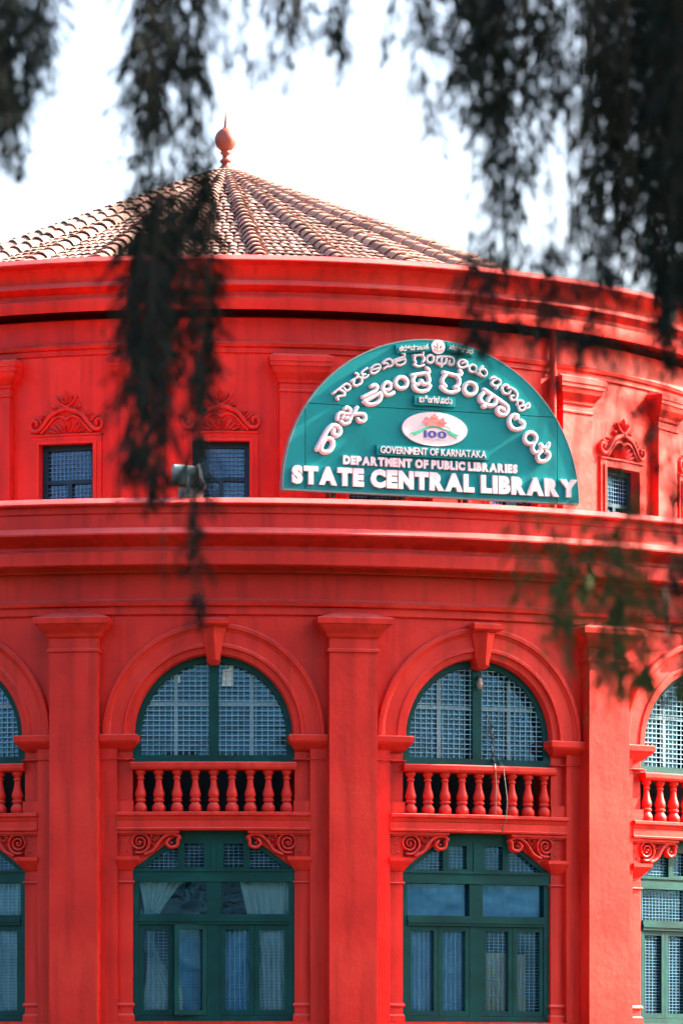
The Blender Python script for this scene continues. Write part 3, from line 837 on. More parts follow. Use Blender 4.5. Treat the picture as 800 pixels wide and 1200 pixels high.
def facet_frame(ang, sl_ang):
    down = Vector((math.sin(ang) * math.cos(sl_ang), -math.cos(ang) * math.cos(sl_ang), -math.sin(sl_ang)))
    across = Vector((math.cos(ang), math.sin(ang), 0))
    out = across.cross(down)
    if out.z < 0: out = -out; across = -across
    return across, down, out
def place(pos, ac, dn, out, jit=0.0, sc=1.0):
    m = Matrix((ac, dn, out)).transposed().to_4x4()
    if jit:
        m = m @ Matrix.Rotation(rnd.uniform(-jit, jit), 4, 'Z') @ Matrix.Rotation(rnd.uniform(-jit, jit) * 0.6, 4, 'X')
    if sc != 1.0: m = m @ Matrix.Scale(sc, 4)
    m.translation = pos
    return m
tiles = []
ROW, PITCH = 0.205, 0.112
nrow = int((SL - 0.3) / ROW)
for i in range(NH):
    ang = HPH + DH * (i + 0.5)
    ac, dn, out = facet_frame(ang, slope)
    for r in range(nrow + 1):
        s = SL + 0.03 - r * ROW
        if s < 0.5: continue
        half = s * math.cos(slope) * math.tan(DH / 2) - 0.055
        n = int(half / PITCH)
        cols = [c * PITCH for c in range(-n, n + 1)] if half > 0 else []
        if half > (n + 0.5) * PITCH: cols = [(c + 0.5) * PITCH for c in range(-n - 1, n + 1)]
        for x in cols:
            pos = APEX + dn * (s + rnd.uniform(-0.014, 0.014)) + ac * (x + rnd.uniform(-0.003, 0.003)) + out * 0.012
            tiles.append((place(pos, ac, dn, out, 0.05), pos))
hips = []
slope_h = math.atan2(APEX.z - ZE, RE); SLH = math.hypot(APEX.z - ZE, RE)
for i in range(NH):
    ang = HPH + DH * i
    ac, dn, out = facet_frame(ang, slope_h)
    s = SLH + 0.05
    while s > 0.22:
        sc = 0.55 + 0.45 * min(1, s / 3.5)
        pos = APEX + dn * s + out * 0.0
        hips.append((place(pos, ac, dn, out, 0.04, sc), pos))
        s -= 0.235 * sc
def spread(items, me, mb0, name, keep):
    front = sorted(items, key=lambda t: (t[1] - Vector((0, -7.5, 11))).length)
    front = [t for t in front]
    for m, p in front[:keep]:
        o = obj(name, me, roof); o.matrix_local = m
    rest = MB()
    for m, p in front[keep:]:
        rest.add([tuple(m @ Vector(v)) for v in mb0.v], mb0.f)
    o = obj(name + 's', rest.mesh(name + 's', 'tile', 50), roof); o['kind'] = 'stuff'
spread(tiles, t_me, t_mb, 'roof_tile', 300)
spread(hips, h_me, h_mb, 'hip_tile', 300)
mb = MB()
mb.lathe([(0.0, 15.37), (0.006, 15.36), (0.012, 15.26), (0.022, 15.14), (0.032, 15.10), (0.05, 15.085), (0.09, 15.06), (0.135, 15.01), (0.153, 14.95), (0.150, 14.89), (0.125, 14.83), (0.085, 14.79), (0.062, 14.775),
          (0.075, 14.755), (0.075, 14.74), (0.052, 14.72), (0.044, 14.68), (0.06, 14.655), (0.078, 14.645), (0.078, 14.62), (0.055, 14.60), (0.06, 14.57), (0.10, 14.53), (0.16, 14.47), (0.24, 14.42), (0.25, 14.38)], 24)
obj('finial', mb.mesh('finial', 'terracotta', 50), roof, 0, (0, 0, 0.15))
for o in lib.children:
    if o.name.split('.')[0] in ('upper_wall', 'upper_frieze', 'upper_cornice', 'pilaster', 'window_surround', 'window_crest', 'upper_window', 'drum_interior', 'rain_pipe', 'roof'):
        o.location.y += BACK

# ------------------------------------------------------------------ name board on the terrace
GLYPHS = [
  (0.0271, [[(-1.505,0.488),(-1.434,0.618),(-1.363,0.736),(-1.291,0.788),(-1.22,0.764),(-1.209,0.707),(-1.253,0.666),(-1.295,0.687),(-1.291,0.734)],[(-1.363,0.627),(-1.313,0.604),(-1.308,0.542),(-1.357,0.473),(-1.423,0.459),(-1.456,0.504),(-1.418,0.593),(-1.363,0.627)]]),
  (0.0219, [[(-1.242,0.863),(-1.234,0.921),(-1.184,0.949),(-1.16,0.922),(-1.182,0.885)],[(-1.154,0.99),(-1.116,1.012),(-1.08,0.981),(-1.093,0.936),(-1.138,0.939)],[(-1.198,0.837),(-1.149,0.812),(-1.091,0.843),(-1.104,0.889),(-1.138,0.877)],[(-1.093,0.853),(-1.044,0.939),(-0.992,1.019)],[(-1.033,0.934),(-0.972,0.942),(-0.906,0.939),(-0.886,0.898),(-0.917,0.857),(-0.961,0.857),(-0.985,0.883)]]),
  (0.0229, [[(-0.915,1.147),(-0.818,1.199),(-0.751,1.242),(-0.735,1.282),(-0.762,1.303),(-0.807,1.283)],[(-0.9,1.094),(-0.796,1.152),(-0.69,1.214)],[(-0.893,1.102),(-0.851,1.066),(-0.773,1.072),(-0.701,1.123),(-0.683,1.176),(-0.698,1.211)]]),
  (0.0219, [[(-0.516,1.229),(-0.574,1.195),(-0.629,1.205),(-0.663,1.26),(-0.635,1.327),(-0.58,1.342),(-0.554,1.304),(-0.585,1.259),(-0.641,1.256)]]),
  (0.024, [[(-0.341,1.356),(-0.349,1.326),(-0.37,1.301),(-0.401,1.286),(-0.436,1.284),(-0.467,1.296),(-0.489,1.318),(-0.496,1.347),(-0.489,1.377),(-0.467,1.401),(-0.436,1.416),(-0.401,1.418),(-0.37,1.407),(-0.349,1.384),(-0.341,1.356)]]),
  (0.0229, [[(-0.283,1.45),(-0.207,1.465),(-0.118,1.483),(-0.062,1.496),(-0.065,1.529),(-0.087,1.549)],[(-0.241,1.45),(-0.269,1.391),(-0.246,1.345),(-0.196,1.348),(-0.163,1.392)],[(-0.163,1.392),(-0.124,1.349),(-0.068,1.371),(-0.06,1.423),(-0.085,1.474)],[(-0.263,1.324),(-0.23,1.277),(-0.163,1.259),(-0.085,1.281),(-0.046,1.333)]]),
  (0.0229, [[(0.13,1.507),(0.217,1.493),(0.307,1.481),(0.363,1.505),(0.343,1.54)],[(0.172,1.489),(0.119,1.433),(0.119,1.376),(0.156,1.342)],[(0.307,1.475),(0.338,1.425),(0.324,1.367),(0.275,1.333)],[(0.1,1.333),(0.15,1.287),(0.228,1.268),(0.301,1.289),(0.329,1.315)]]),
  (0.025, [[(0.559,1.333),(0.552,1.301),(0.53,1.274),(0.498,1.258),(0.463,1.256),(0.432,1.269),(0.41,1.293),(0.402,1.324),(0.41,1.356),(0.432,1.383),(0.463,1.399),(0.498,1.401),(0.53,1.388),(0.552,1.364),(0.559,1.333)]]),
  (0.025, [[(0.666,1.328),(0.779,1.261),(0.892,1.194),(0.962,1.146),(0.977,1.092),(0.937,1.037),(0.869,1.038),(0.838,1.084),(0.875,1.12),(0.926,1.096)],[(0.655,1.286),(0.61,1.231),(0.627,1.18),(0.689,1.146),(0.762,1.135),(0.813,1.164),(0.826,1.212)],[(0.762,1.26),(0.728,1.222),(0.711,1.19)],[(0.649,1.123),(0.672,1.121)]]),
  (0.024, [[(1.079,1.0),(1.107,1.017),(1.079,1.042),(1.022,1.018),(0.996,0.953),(1.028,0.882),(1.101,0.862),(1.173,0.895),(1.188,0.943),(1.154,0.967)]]),
  (0.0219, [[(1.354,0.768),(1.346,0.737),(1.325,0.712),(1.294,0.697),(1.26,0.695),(1.229,0.707),(1.207,0.73),(1.2,0.76),(1.207,0.79),(1.229,0.815),(1.26,0.83),(1.294,0.832),(1.325,0.82),(1.346,0.797),(1.354,0.768)],[(1.322,0.703),(1.305,0.639),(1.339,0.588),(1.402,0.612),(1.425,0.671),(1.413,0.692)],[(1.425,0.656),(1.499,0.665),(1.521,0.708)],[(1.425,0.614),(1.373,0.558),(1.39,0.496),(1.459,0.491),(1.518,0.539),(1.521,0.592),(1.487,0.603)]]),
  (0.0146, [[(-1.302,1.171),(-1.215,1.24),(-1.138,1.296),(-1.088,1.283),(-1.086,1.239),(-1.132,1.216),(-1.157,1.243)],[(-1.22,1.224),(-1.162,1.196),(-1.157,1.16),(-1.215,1.146),(-1.25,1.129),(-1.237,1.104)]]),
  (0.0141, [[(-1.071,1.333),(-0.996,1.383),(-0.981,1.421),(-1.008,1.432)],[(-1.027,1.348),(-1.044,1.306),(-1.005,1.282),(-0.941,1.32),(-0.934,1.369),(-0.972,1.391)]]),
  (0.013, [[(-0.862,1.503),(-0.923,1.46),(-0.934,1.426),(-0.889,1.426)],[(-0.917,1.422),(-0.926,1.39),(-0.895,1.382),(-0.849,1.418)]]),
  (0.013, [[(-0.823,1.496),(-0.762,1.545),(-0.707,1.555),(-0.694,1.512),(-0.74,1.463),(-0.784,1.443),(-0.815,1.459),(-0.801,1.49)],[(-0.801,1.485),(-0.74,1.504),(-0.718,1.516)]]),
  (0.0135, [[(-0.661,1.581),(-0.607,1.623),(-0.554,1.624),(-0.53,1.579),(-0.561,1.543),(-0.607,1.538),(-0.643,1.51)],[(-0.652,1.572),(-0.613,1.579),(-0.591,1.56)]]),
  (0.0135, [[(-0.513,1.621),(-0.441,1.649),(-0.388,1.67),(-0.376,1.702),(-0.402,1.711)],[(-0.505,1.601),(-0.441,1.622),(-0.372,1.64)],[(-0.499,1.591),(-0.458,1.562),(-0.394,1.581),(-0.365,1.619),(-0.383,1.657)]]),
  (0.0135, [[(-0.265,1.691),(-0.196,1.701),(-0.14,1.712),(-0.134,1.747)],[(-0.235,1.689),(-0.252,1.647),(-0.232,1.606)],[(-0.143,1.705),(-0.123,1.657),(-0.145,1.616)],[(-0.254,1.584),(-0.196,1.561),(-0.123,1.586)]]),
  (0.0146, [[(0.002,1.664),(-0.002,1.644),(-0.014,1.627),(-0.032,1.617),(-0.052,1.616),(-0.07,1.624),(-0.082,1.639),(-0.087,1.659),(-0.082,1.68),(-0.07,1.697),(-0.052,1.707),(-0.032,1.708),(-0.014,1.7),(-0.002,1.684),(0.002,1.664)]]),
  (0.0146, [[(0.038,1.691),(0.128,1.701),(0.228,1.7),(0.268,1.666),(0.253,1.613),(0.208,1.614),(0.208,1.655)],[(0.052,1.685),(0.04,1.629),(0.088,1.609),(0.15,1.621),(0.167,1.671)],[(0.107,1.683),(0.101,1.63)],[(0.103,1.594),(0.107,1.584)]]),
  (0.0146, [[(0.374,1.634),(0.425,1.66),(0.365,1.675),(0.32,1.638),(0.335,1.59),(0.388,1.582),(0.436,1.613),(0.43,1.655)]]),
  (0.0135, [[(0.562,1.579),(0.557,1.559),(0.544,1.543),(0.525,1.534),(0.504,1.533),(0.485,1.54),(0.472,1.554),(0.467,1.573),(0.472,1.593),(0.485,1.609),(0.504,1.618),(0.525,1.619),(0.544,1.612),(0.557,1.597),(0.562,1.579)],[(0.559,1.531),(0.597,1.515),(0.61,1.566),(0.644,1.609)],[(0.612,1.514),(0.655,1.487),(0.697,1.524),(0.678,1.57),(0.642,1.573)]]),
  (0.0146, [[(0.754,1.467),(0.799,1.487),(0.824,1.463),(0.779,1.441),(0.766,1.407),(0.813,1.38),(0.872,1.411),(0.872,1.453),(0.826,1.468)],[(0.841,1.385),(0.824,1.35)]]),
  (0.0146, [[(0.98,1.365),(0.98,1.393),(0.934,1.396),(0.905,1.352),(0.926,1.301),(0.982,1.293),(1.014,1.332)],[(1.014,1.369),(1.073,1.34),(1.101,1.289),(1.079,1.231),(1.03,1.223),(1.014,1.262),(1.05,1.276)]]),
  (0.0135, [[(1.101,1.169),(1.12,1.215),(1.175,1.207),(1.163,1.156),(1.12,1.144),(1.143,1.101),(1.197,1.116),(1.211,1.159),(1.254,1.188),(1.259,1.149),(1.22,1.13)]]),
]

sign = empty('library_sign', None, rad(20), (2.717, -6.833, 9.09))
tag(sign, 'half round turquoise library name board with raised white lettering standing behind the parapet', 'sign')
def splane(mb): return mb.mapped(lambda u, w, z: (u, -w, z))
SR, SZ = 1.926, 0.983
def arc(a0, a1, n, r=SR): return [(r * math.cos(a0 + (a1 - a0) * i / n), SZ * r * math.sin(a0 + (a1 - a0) * i / n)) for i in range(n + 1)]
def panel(poly, w0=-0.03, w1=0.0):
    mb = MB(); mb.prism(poly, w0, w1); return splane(mb).mesh('panel', 'board')
zj, uj, gp = 1.043, 1.645, 0.004
at = math.asin((zj + gp) / (SR * SZ)); obj('panel', panel(arc(at, PI - at, 44)), sign)
ab = math.asin((zj - gp) / (SR * SZ)); au = math.acos((uj + gp) / SR); ai = math.acos((uj - gp) / SR)
lo = arc(min(ai, ab), ab, 6); hi = [(-x, z) for x, z in lo][::-1]
obj('panel', panel([(-uj + gp, 0), (uj - gp, 0), (uj - gp, lo[0][1])] + lo[1:] + hi[:-1] + [(-uj + gp, lo[0][1])]), sign)
side = [(uj + gp, 0), (SR, 0)] + arc(0, au, 10)[1:]
obj('panel', panel(side), sign); obj('panel', panel([(-x, z) for x, z in side][::-1]), sign)
mb = MB(); mb.prism(arc(0, PI, 44, SR - 0.01), -0.075, -0.034); obj('backing_board', splane(mb).mesh('backing_board', 'black'), sign)
mb = MB(); o1, i1 = arc(0, PI, 64, SR + 0.016), arc(0, PI, 64, SR + 0.001)
n = len(o1)
V = [(p[0], 0.006, p[1]) for p in o1] + [(p[0], 0.006, p[1]) for p in i1] + [(p[0], -0.08, p[1]) for p in o1] + [(p[0], -0.08, p[1]) for p in i1]
F = []
for i in range(n - 1):
    F += [(i, i + 1, n + i + 1, n + i), (2 * n + i, 2 * n + i + 1, i + 1, i), (3 * n + i, 3 * n + i + 1, 2 * n + i + 1, 2 * n + i), (n + i, n + i + 1, 3 * n + i + 1, 3 * n + i)]
mb.add(V, F); mb.box(-SR - 0.012, SR + 0.012, -0.022, -0.002, -0.08, 0.004)
obj('rim', splane(mb).mesh('rim', 'rim'), sign)
for u in (-1.25, -0.35, 0.47, 1.25):
    mb = MB(); mb.box(u - 0.025, u + 0.025, -1.19, 0.9, -0.135, -0.08)
    mb.add([(u - 0.02, -0.135, 0.5), (u + 0.02, -0.135, 0.5), (u + 0.02, -0.75, -1.19), (u - 0.02, -0.75, -1.19), (u - 0.02, -0.135, 0.45), (u + 0.02, -0.135, 0.45), (u + 0.02, -0.71, -1.19), (u - 0.02, -0.71, -1.19)],
           [(0, 1, 2, 3), (4, 7, 6, 5), (0, 4, 5, 1), (3, 2, 6, 7), (0, 3, 7, 4), (1, 5, 6, 2)])
    obj('strut', splane(mb).mesh('strut', 'black'), sign)
for a, strokes in GLYPHS:
    mb = MB()
    for j, s in enumerate(strokes): mb.relief(s, a * 1.2, 0.045 + 0.0012 * j, 0.001)
    obj('letter', splane(mb).mesh('letter', 'white', 50), sign)

dg = None
def glyph_mesh(ch, off, ext):
    cu = bpy.data.curves.new('lettering', 'FONT'); cu.body = ch; cu.size = 1.0; cu.offset = off; cu.extrude = ext; cu.resolution_u = 3
    o = bpy.data.objects.new('lettering', cu); C.objects.link(o)
    bpy.context.view_layer.update()
    d = bpy.context.evaluated_depsgraph_get()
    me = bpy.data.meshes.new_from_object(o.evaluated_get(d))
    mb = MB(); mb.add([tuple(v.co) for v in me.vertices], [tuple(p.vertices) for p in me.polygons])
    bpy.data.objects.remove(o); bpy.data.curves.remove(cu); bpy.data.meshes.remove(me)
    return mb
GC = {}
def layout(body, u0, u1, z0, H, off, depth, gap, space):
    """the characters of a line of raised type as separate builders in sign coordinates"""
    out = []; x = 0.0
    for ch in body:
        if ch == ' ': x += space; continue
        key = (ch, off)
        if key not in GC:
            m = glyph_mesh(ch, off, 0.5)
            GC[key] = (m, min(v[0] for v in m.v), max(v[0] for v in m.v))
        m, a, b = GC[key]
        out.append((m, x - a)); x += (b - a) + gap
    tot = x - gap
    ref = GC.get(('E', off)) or GC[(body[0], off)]
    ymin = min(v[1] for v in ref[0].v); ymax = max(v[1] for v in ref[0].v)
    sx = (u1 - u0) / tot; sz = H / (ymax - ymin)
    res = []
    for m, dx in out:
        res.append(m.mapped(lambda px, py, pz, dx=dx: (u0 + (px + dx) * sx, 0.001 + depth * (pz + 0.5), z0 + (py - ymin) * sz)))
    return res
for mb in layout('STATE CENTRAL LIBRARY', -1.83, 1.90, 0.058, 0.222, 0.075, 0.045, 0.045, 0.30):
    obj('letter', splane(mb).mesh('letter', 'white'), sign)
for mb in layout('DEPARTMENT OF PUBLIC LIBRARIES', -1.17, 1.105, 0.322, 0.108, 0.07, 0.035, 0.05, 0.28):
    obj('letter', splane(mb).mesh('letter', 'white'), sign)
def plaque(cx, cz, w, h, rot, lines, label=None):
    c, s = math.cos(rot), math.sin(rot)
    turn = lambda mb: mb.mapped(lambda u, wd, z: (cx + u * c - z * s, wd, cz + u * s + z * c))
    mb = MB(); mb.box(-w / 2, w / 2, -h / 2, h / 2, 0.001, 0.045)
    p = obj('plaque', splane(turn(mb)).mesh('plaque', 'board'), sign)
    allm = MB()
    for (body, u0, u1, z0, H, off) in lines:
        for m in layout(body, u0, u1, z0, H, off, 0.02, 0.05, 0.3):
            allm.add([(x, y + 0.045, z) for x, y, z in m.v], m.f)
    obj('lettering', splane(turn(allm)).mesh('lettering', 'white'), p)
plaque(-0.01, 0.522, 1.46, 0.128, 0.006, [('GOVERNMENT OF KARNATAKA', -0.69, 0.69, -0.04, 0.085, 0.012)])
plaque(0.018, 1.150, 0.54, 0.118, 0.0, [('ಬೆಂಗಳೂರು', -0.215, 0.215, -0.030, 0.066, 0.02)])
plaque(-0.27, 1.782, 0.44, 0.105, rad(7), [('ಕರ್ನಾಟಕ', -0.19, 0.19, -0.032, 0.066, 0.02)])
plaque(0.352, 1.800, 0.36, 0.105, rad(-8), [('ಸರ್ಕಾರ', -0.155, 0.155, -0.032, 0.066, 0.02)])
def disc(cx, cz, rx, rz, w0, w1, n=48):
    mb = MB(); mb.prism([(cx + rx * math.cos(2 * PI * i / n), cz + rz * math.sin(2 * PI * i / n)) for i in range(n)], w0, w1); return mb
ov = obj('logo_oval', splane(disc(0.016, 0.808, 0.425, 0.208, 0.001, 0.04)).mesh('logo_oval', 'white'), sign)
lg = MB(); W = 0.0405
for (a, b, c, d, e) in ((-0.105, 0.135, .845, .885, .008), (-0.135, -0.055, .88, .905, .010), (0.075, 0.165, .88, .905, .010), (-0.06, 0.09, .893, .93, .007), (-0.03, 0.055, .938, .965, .009), (-0.12, -0.075, .91, .925, .006), (0.095, 0.14, .91, .925, .006)):
    lg.box(a, b, c, d, W, W + e)
for (x, z) in ((-0.095, .925), (0.118, .925), (0.012, .965)):
    lg.prism([(x - 0.03, z), (x + 0.03, z), (x, z + 0.03)], W, W + 0.006)
obj('emblem_print', splane(lg).mesh('emblem_print', 'logored'), ov)
lg = MB()
for s in (-1, 1):
    P = [(0.016 + s * x, z) for x, z in ((0.20, .745), (0.30, .70), (0.265, .73), (0.32, .745), (0.23, .775), (0.17, .80), (0.155, .775))]
    lg.prism(P if s < 0 else P[::-1], W, W + 0.006)
lg.relief([(0.016 - 0.16, .80), (0.016, .835), (0.016 + 0.16, .80)], 0.012, 0.006, W)
obj('ribbon_print', splane(lg).mesh('ribbon_print', 'logogreen'), ov)
lg = MB()
lg.relief([(-0.20, .80), (-0.16, .845), (-0.11, .855)], 0.005, 0.004, W); lg.relief([(0.232, .80), (0.19, .845), (0.145, .855)], 0.005, 0.004, W)
for i in range(11): lg.box(-0.13 + i * 0.027, -0.112 + i * 0.027, .672, .684, W, W + 0.003)
obj('ornament_print', splane(lg).mesh('ornament_print', 'logogrey'), ov)
lg = MB()
for m in layout('100', -0.13, 0.165, .70, .085, 0.03, 0.006, 0.06, 0.3): lg.add([(x, y + W - 0.001, z) for x, y, z in m.v], m.f)
obj('number_print', splane(lg).mesh('number_print', 'logoblue'), ov)
em = obj('emblem_disc', splane(disc(0.056, 1.812, 0.090, 0.088, 0.001, 0.05)).mesh('emblem_disc', 'white'), sign)
lg = MB(); W = 0.0505
lg.relief([(0.0, 1.78), (0.056, 1.765), (0.112, 1.78)], 0.005, 0.004, W)
for s in (-1, 1): lg.leafrelief((0.056 + s * 0.02, 1.79), (0.056 + s * 0.05, 1.84), 0.018, 0.006, W)
obj('emblem_print', splane(lg).mesh('emblem_print', 'logored'), em)
lg = MB(); lg.relief([(0.056, 1.785), (0.056, 1.86)], 0.008, 0.005, W); lg.ball(0.056, 1.82, 0.016, 0.006, W)
obj('ornament_print', splane(lg).mesh('ornament_print', 'logogrey'), em)

# ------------------------------------------------------------------ floodlight on the parapet
fl = empty('floodlight', None, rad(8), (-0.17, -9.55, 8.67))
tag(fl, 'small grey floodlight with white gear box standing on the red parapet', 'floodlight')
def fpart(name, mb, mat, sm=None): return obj(name, mb.mesh(name, mat, sm), fl)
mb = MB(); prof = [(-0.185, .095, .10), (-0.17, .115, .125), (-0.05, .125, .13), (0.08, .115, .12), (0.14, .10, .105)]
V = []; F = []; n = 12
for x, ry, rz in prof:
    for i in range(n):
        a = 2 * PI * i / n
        V.append((x, ry * math.copysign(abs(math.cos(a)) ** 0.6, math.cos(a)), 0.27 - x * 0.06 + rz * math.copysign(abs(math.sin(a)) ** 0.6, math.sin(a))))
for s in range(len(prof) - 1):
    for i in range(n): F.append((s * n + i, s * n + (i + 1) % n, (s + 1) * n + (i + 1) % n, (s + 1) * n + i))
F += [tuple(range(n - 1, -1, -1)), tuple(range((len(prof) - 1) * n, len(prof) * n))]
mb.add(V, F); fpart('housing', mb, 'lampgrey', 40)
mb = MB(); mb.add([(0.135, -0.125, 0.13), (0.135, 0.125, 0.13), (0.10, 0.125, 0.40), (0.10, -0.125, 0.40), (0.20, -0.12, 0.13), (0.20, 0.12, 0.13), (0.125, 0.12, 0.41), (0.125, -0.12, 0.41)],
                  [(0, 1, 2, 3), (4, 7, 6, 5), (0, 4, 5, 1), (3, 2, 6, 7), (0, 3, 7, 4), (1, 5, 6, 2)]); fpart('back_plate', mb, 'lampwhite')
mb = MB(); mb.box(-0.11, 0.14, 0.02, 0.125, -0.075, 0.075); mb.box(0.142, 0.175, 0.035, 0.135, -0.06, 0.06); fpart('gear_box', mb, 'lampwhite')
mb = MB()
for y in (-0.14, 0.13): mb.box(-0.03, 0.01, 0.0, 0.30, y, y + 0.012)
mb.box(-0.03, 0.01, 0.0, 0.012, -0.128, 0.13); fpart('yoke', mb, 'lampgrey')
mb = MB(); mb.relief([(0.12, 0.02), (0.16, 0.012), (0.23, 0.01), (0.30, 0.012)], 0.008, 0.012, -0.02); fpart('lead', mb, 'lampwhite')

# ------------------------------------------------------------------ what hangs behind the windows
def curtain(bay, fu0, fu1, z0, z1, folds, amp, mat, label, w=WW - 0.075, n=None):
    mb = MB(); n = n or folds * 6; nz = 14
    r = random.Random(label)
    ph = [r.uniform(0.75, 1.25) for _ in range(n + 1)]
    V = []; F = []
    for j in range(nz + 1):
        z = z1 + (z0 - z1) * j / nz
        a, b = fu0(j / nz), fu1(j / nz)
        for i in range(n + 1):
            t = i / n
            V.append((a + (b - a) * t, w + amp * ph[i] * math.sin(2 * PI * folds * t + 0.5 * math.sin(3 * j / nz)), z))
    for j in range(nz):
        for i in range(n): F.append((j * (n + 1) + i, (j + 1) * (n + 1) + i, (j + 1) * (n + 1) + i + 1, j * (n + 1) + i + 1))
    mb.add(V, F)
    o = obj('curtain', mb.flat(R1).mesh('curtain', mat, 60), None, PHASE + bay * STEP)
    return tag(o, label, 'curtain', 'curtains behind the ground floor windows')
curtain(0, lambda t: -0.88 + 0.10 * math.sin(PI * t), lambda t: -0.36 - 0.34 * math.sin(PI * min(1, t * 1.25)), 2.68, 4.28, 7, 0.022, 'curtain', 'white drape gathered at the left of the window with the open sash')
curtain(0, lambda t: 0.30 + 0.36 * t - 0.25 * max(0, t - 0.5), lambda t: 0.88, 2.68, 4.28, 7, 0.022, 'curtain', 'white drape falling at the right of the window with the open sash')
curtain(0, lambda t: -0.46, lambda t: 0.46, 2.68, 3.80, 8, 0.012, 'bluecurtain', 'deep blue curtain behind the middle sashes of the window with the open sash', w=WW - 0.16)  # added sheet; its blue stands in for sky reflected in the panes
curtain(-1, lambda t: -0.2, lambda t: 0.88, 2.68, 4.28, 11, 0.02, 'curtain', 'pale curtain drawn across the window cut off by the left edge')
curtain(1, lambda t: -0.88, lambda t: 0.88, 3.80, 4.28, 15, 0.014, 'bluecurtain', 'short blue curtain behind the middle lights of the window right of centre')
curtain(1, lambda t: -0.88, lambda t: -0.10, 2.68, 3.78, 9, 0.014, 'bluecurtain', 'long blue curtain behind the left sashes of the window right of centre')
curtain(2, lambda t: -0.88, lambda t: -0.45, 2.68, 3.78, 6, 0.02, 'bluecurtain', 'narrow blue curtain behind the window at the right edge')
def board(bay, u0, u1, z0, z1, mat, name, label, cat, w=WW - 0.06, th=0.012, poly=None):
    mb = MB()
    if poly: mb.prism(poly, w, w + th)
    else: mb.box(u0, u1, z0, z1, w, w + th)
    o = obj(name, mb.flat(R1).mesh(name, mat), None, PHASE + bay * STEP)
    return tag(o, label, cat)
board(1, 0.115, 0.43, 2.66, 3.46, 'cardboard', 'brown_board', 'tall brown board leaning behind the third sash of the window right of centre', 'board')
board(1, 0.50, 0.68, 2.66, 3.44, 'cardboard', 'brown_board', 'narrow brown board behind the last sash of the window right of centre', 'board', w=WW - 0.07)
board(0, 0, 0, 0, 0, 'paper', 'bright_gap_sheet', 'white sheet standing in for a bright gap in the left arched window', 'paper', w=AW - 0.012, th=0.002,
      poly=[(0.09, 6.56), (0.225, 6.555), (0.225, 6.80), (0.20, 6.81), (0.195, 6.785), (0.175, 6.785), (0.17, 6.76), (0.105, 6.755), (0.10, 6.62)])  # added white sheet in place of a bright see-through gap
board(0, 0, 0, 0, 0, 'paper', 'paper_strip', 'small white paper strip inside the left half of the left arched window', 'paper', w=AW - 0.012, th=0.002,
      poly=[(-0.42, 6.60), (-0.395, 6.60), (-0.395, 6.68), (-0.42, 6.68)])
# dangling cable at the window right of centre
def tube(mb, pts, r, n=6):
    V = []; F = []
    for i, p in enumerate(pts):
        a = Vector(pts[max(0, i - 1)]); b = Vector(pts[min(len(pts) - 1, i + 1)]); d = (b - a).normalized()
        s = d.cross(Vector((0.3, 0.9, 0.1))).normalized(); t = d.cross(s)
        rr = r[i] if isinstance(r, (list, tuple)) else r
        for k in range(n):
            q = Vector(p) + s * math.cos(2 * PI * k / n) * rr + t * math.sin(2 * PI * k / n) * rr
            V.append(tuple(q))
    for i in range(len(pts) - 1):
        for k in range(n): F.append((i * n + k, i * n + (k + 1) % n, (i + 1) * n + (k + 1) % n, (i + 1) * n + k))
    F.append(tuple(range(n))); F.append(tuple(range((len(pts) - 1) * n, len(pts) * n)))
    mb.add(V, F)
mb = MB(); f1 = AW + 0.085
tube(mb, [(0.16, f1, 6.24), (0.13, f1 + .01, 6.20), (0.20, f1, 6.13), (0.155, f1 + .01, 6.08), (0.215, f1, 6.02), (0.185, f1 + .01, 5.94), (0.225, f1, 5.86), (0.20, f1, 5.78), (0.21, f1 + 0.01, 5.71), (0.23, 0.02, 5.69), (0.25, 0.065, 5.655), (0.27, 0.07, 5.50), (0.30, 0.075, 5.25), (0.285, 0.075, 5.03), (0.25, 0.06, 4.93), (0.245, 0.04, 4.87)], 0.007)
tube(mb, [(0.12, f1, 6.27), (0.17, f1, 6.16), (0.14, f1, 6.10), (0.20, f1, 5.98), (0.17, f1, 5.92), (0.215, f1, 5.72)], 0.007)
tube(mb, [(0.19, f1, 5.74), (0.16, 0.03, 5.68), (0.155, 0.06, 5.62), (0.16, 0.07, 5.45), (0.15, 0.072, 5.05)], 0.005)
o = obj('cable', mb.flat(R1).mesh('cable', 'black'), None, PHASE + STEP)
tag(o, 'thin black cable dangling from the arched window right of centre over its balustrade', 'cable')

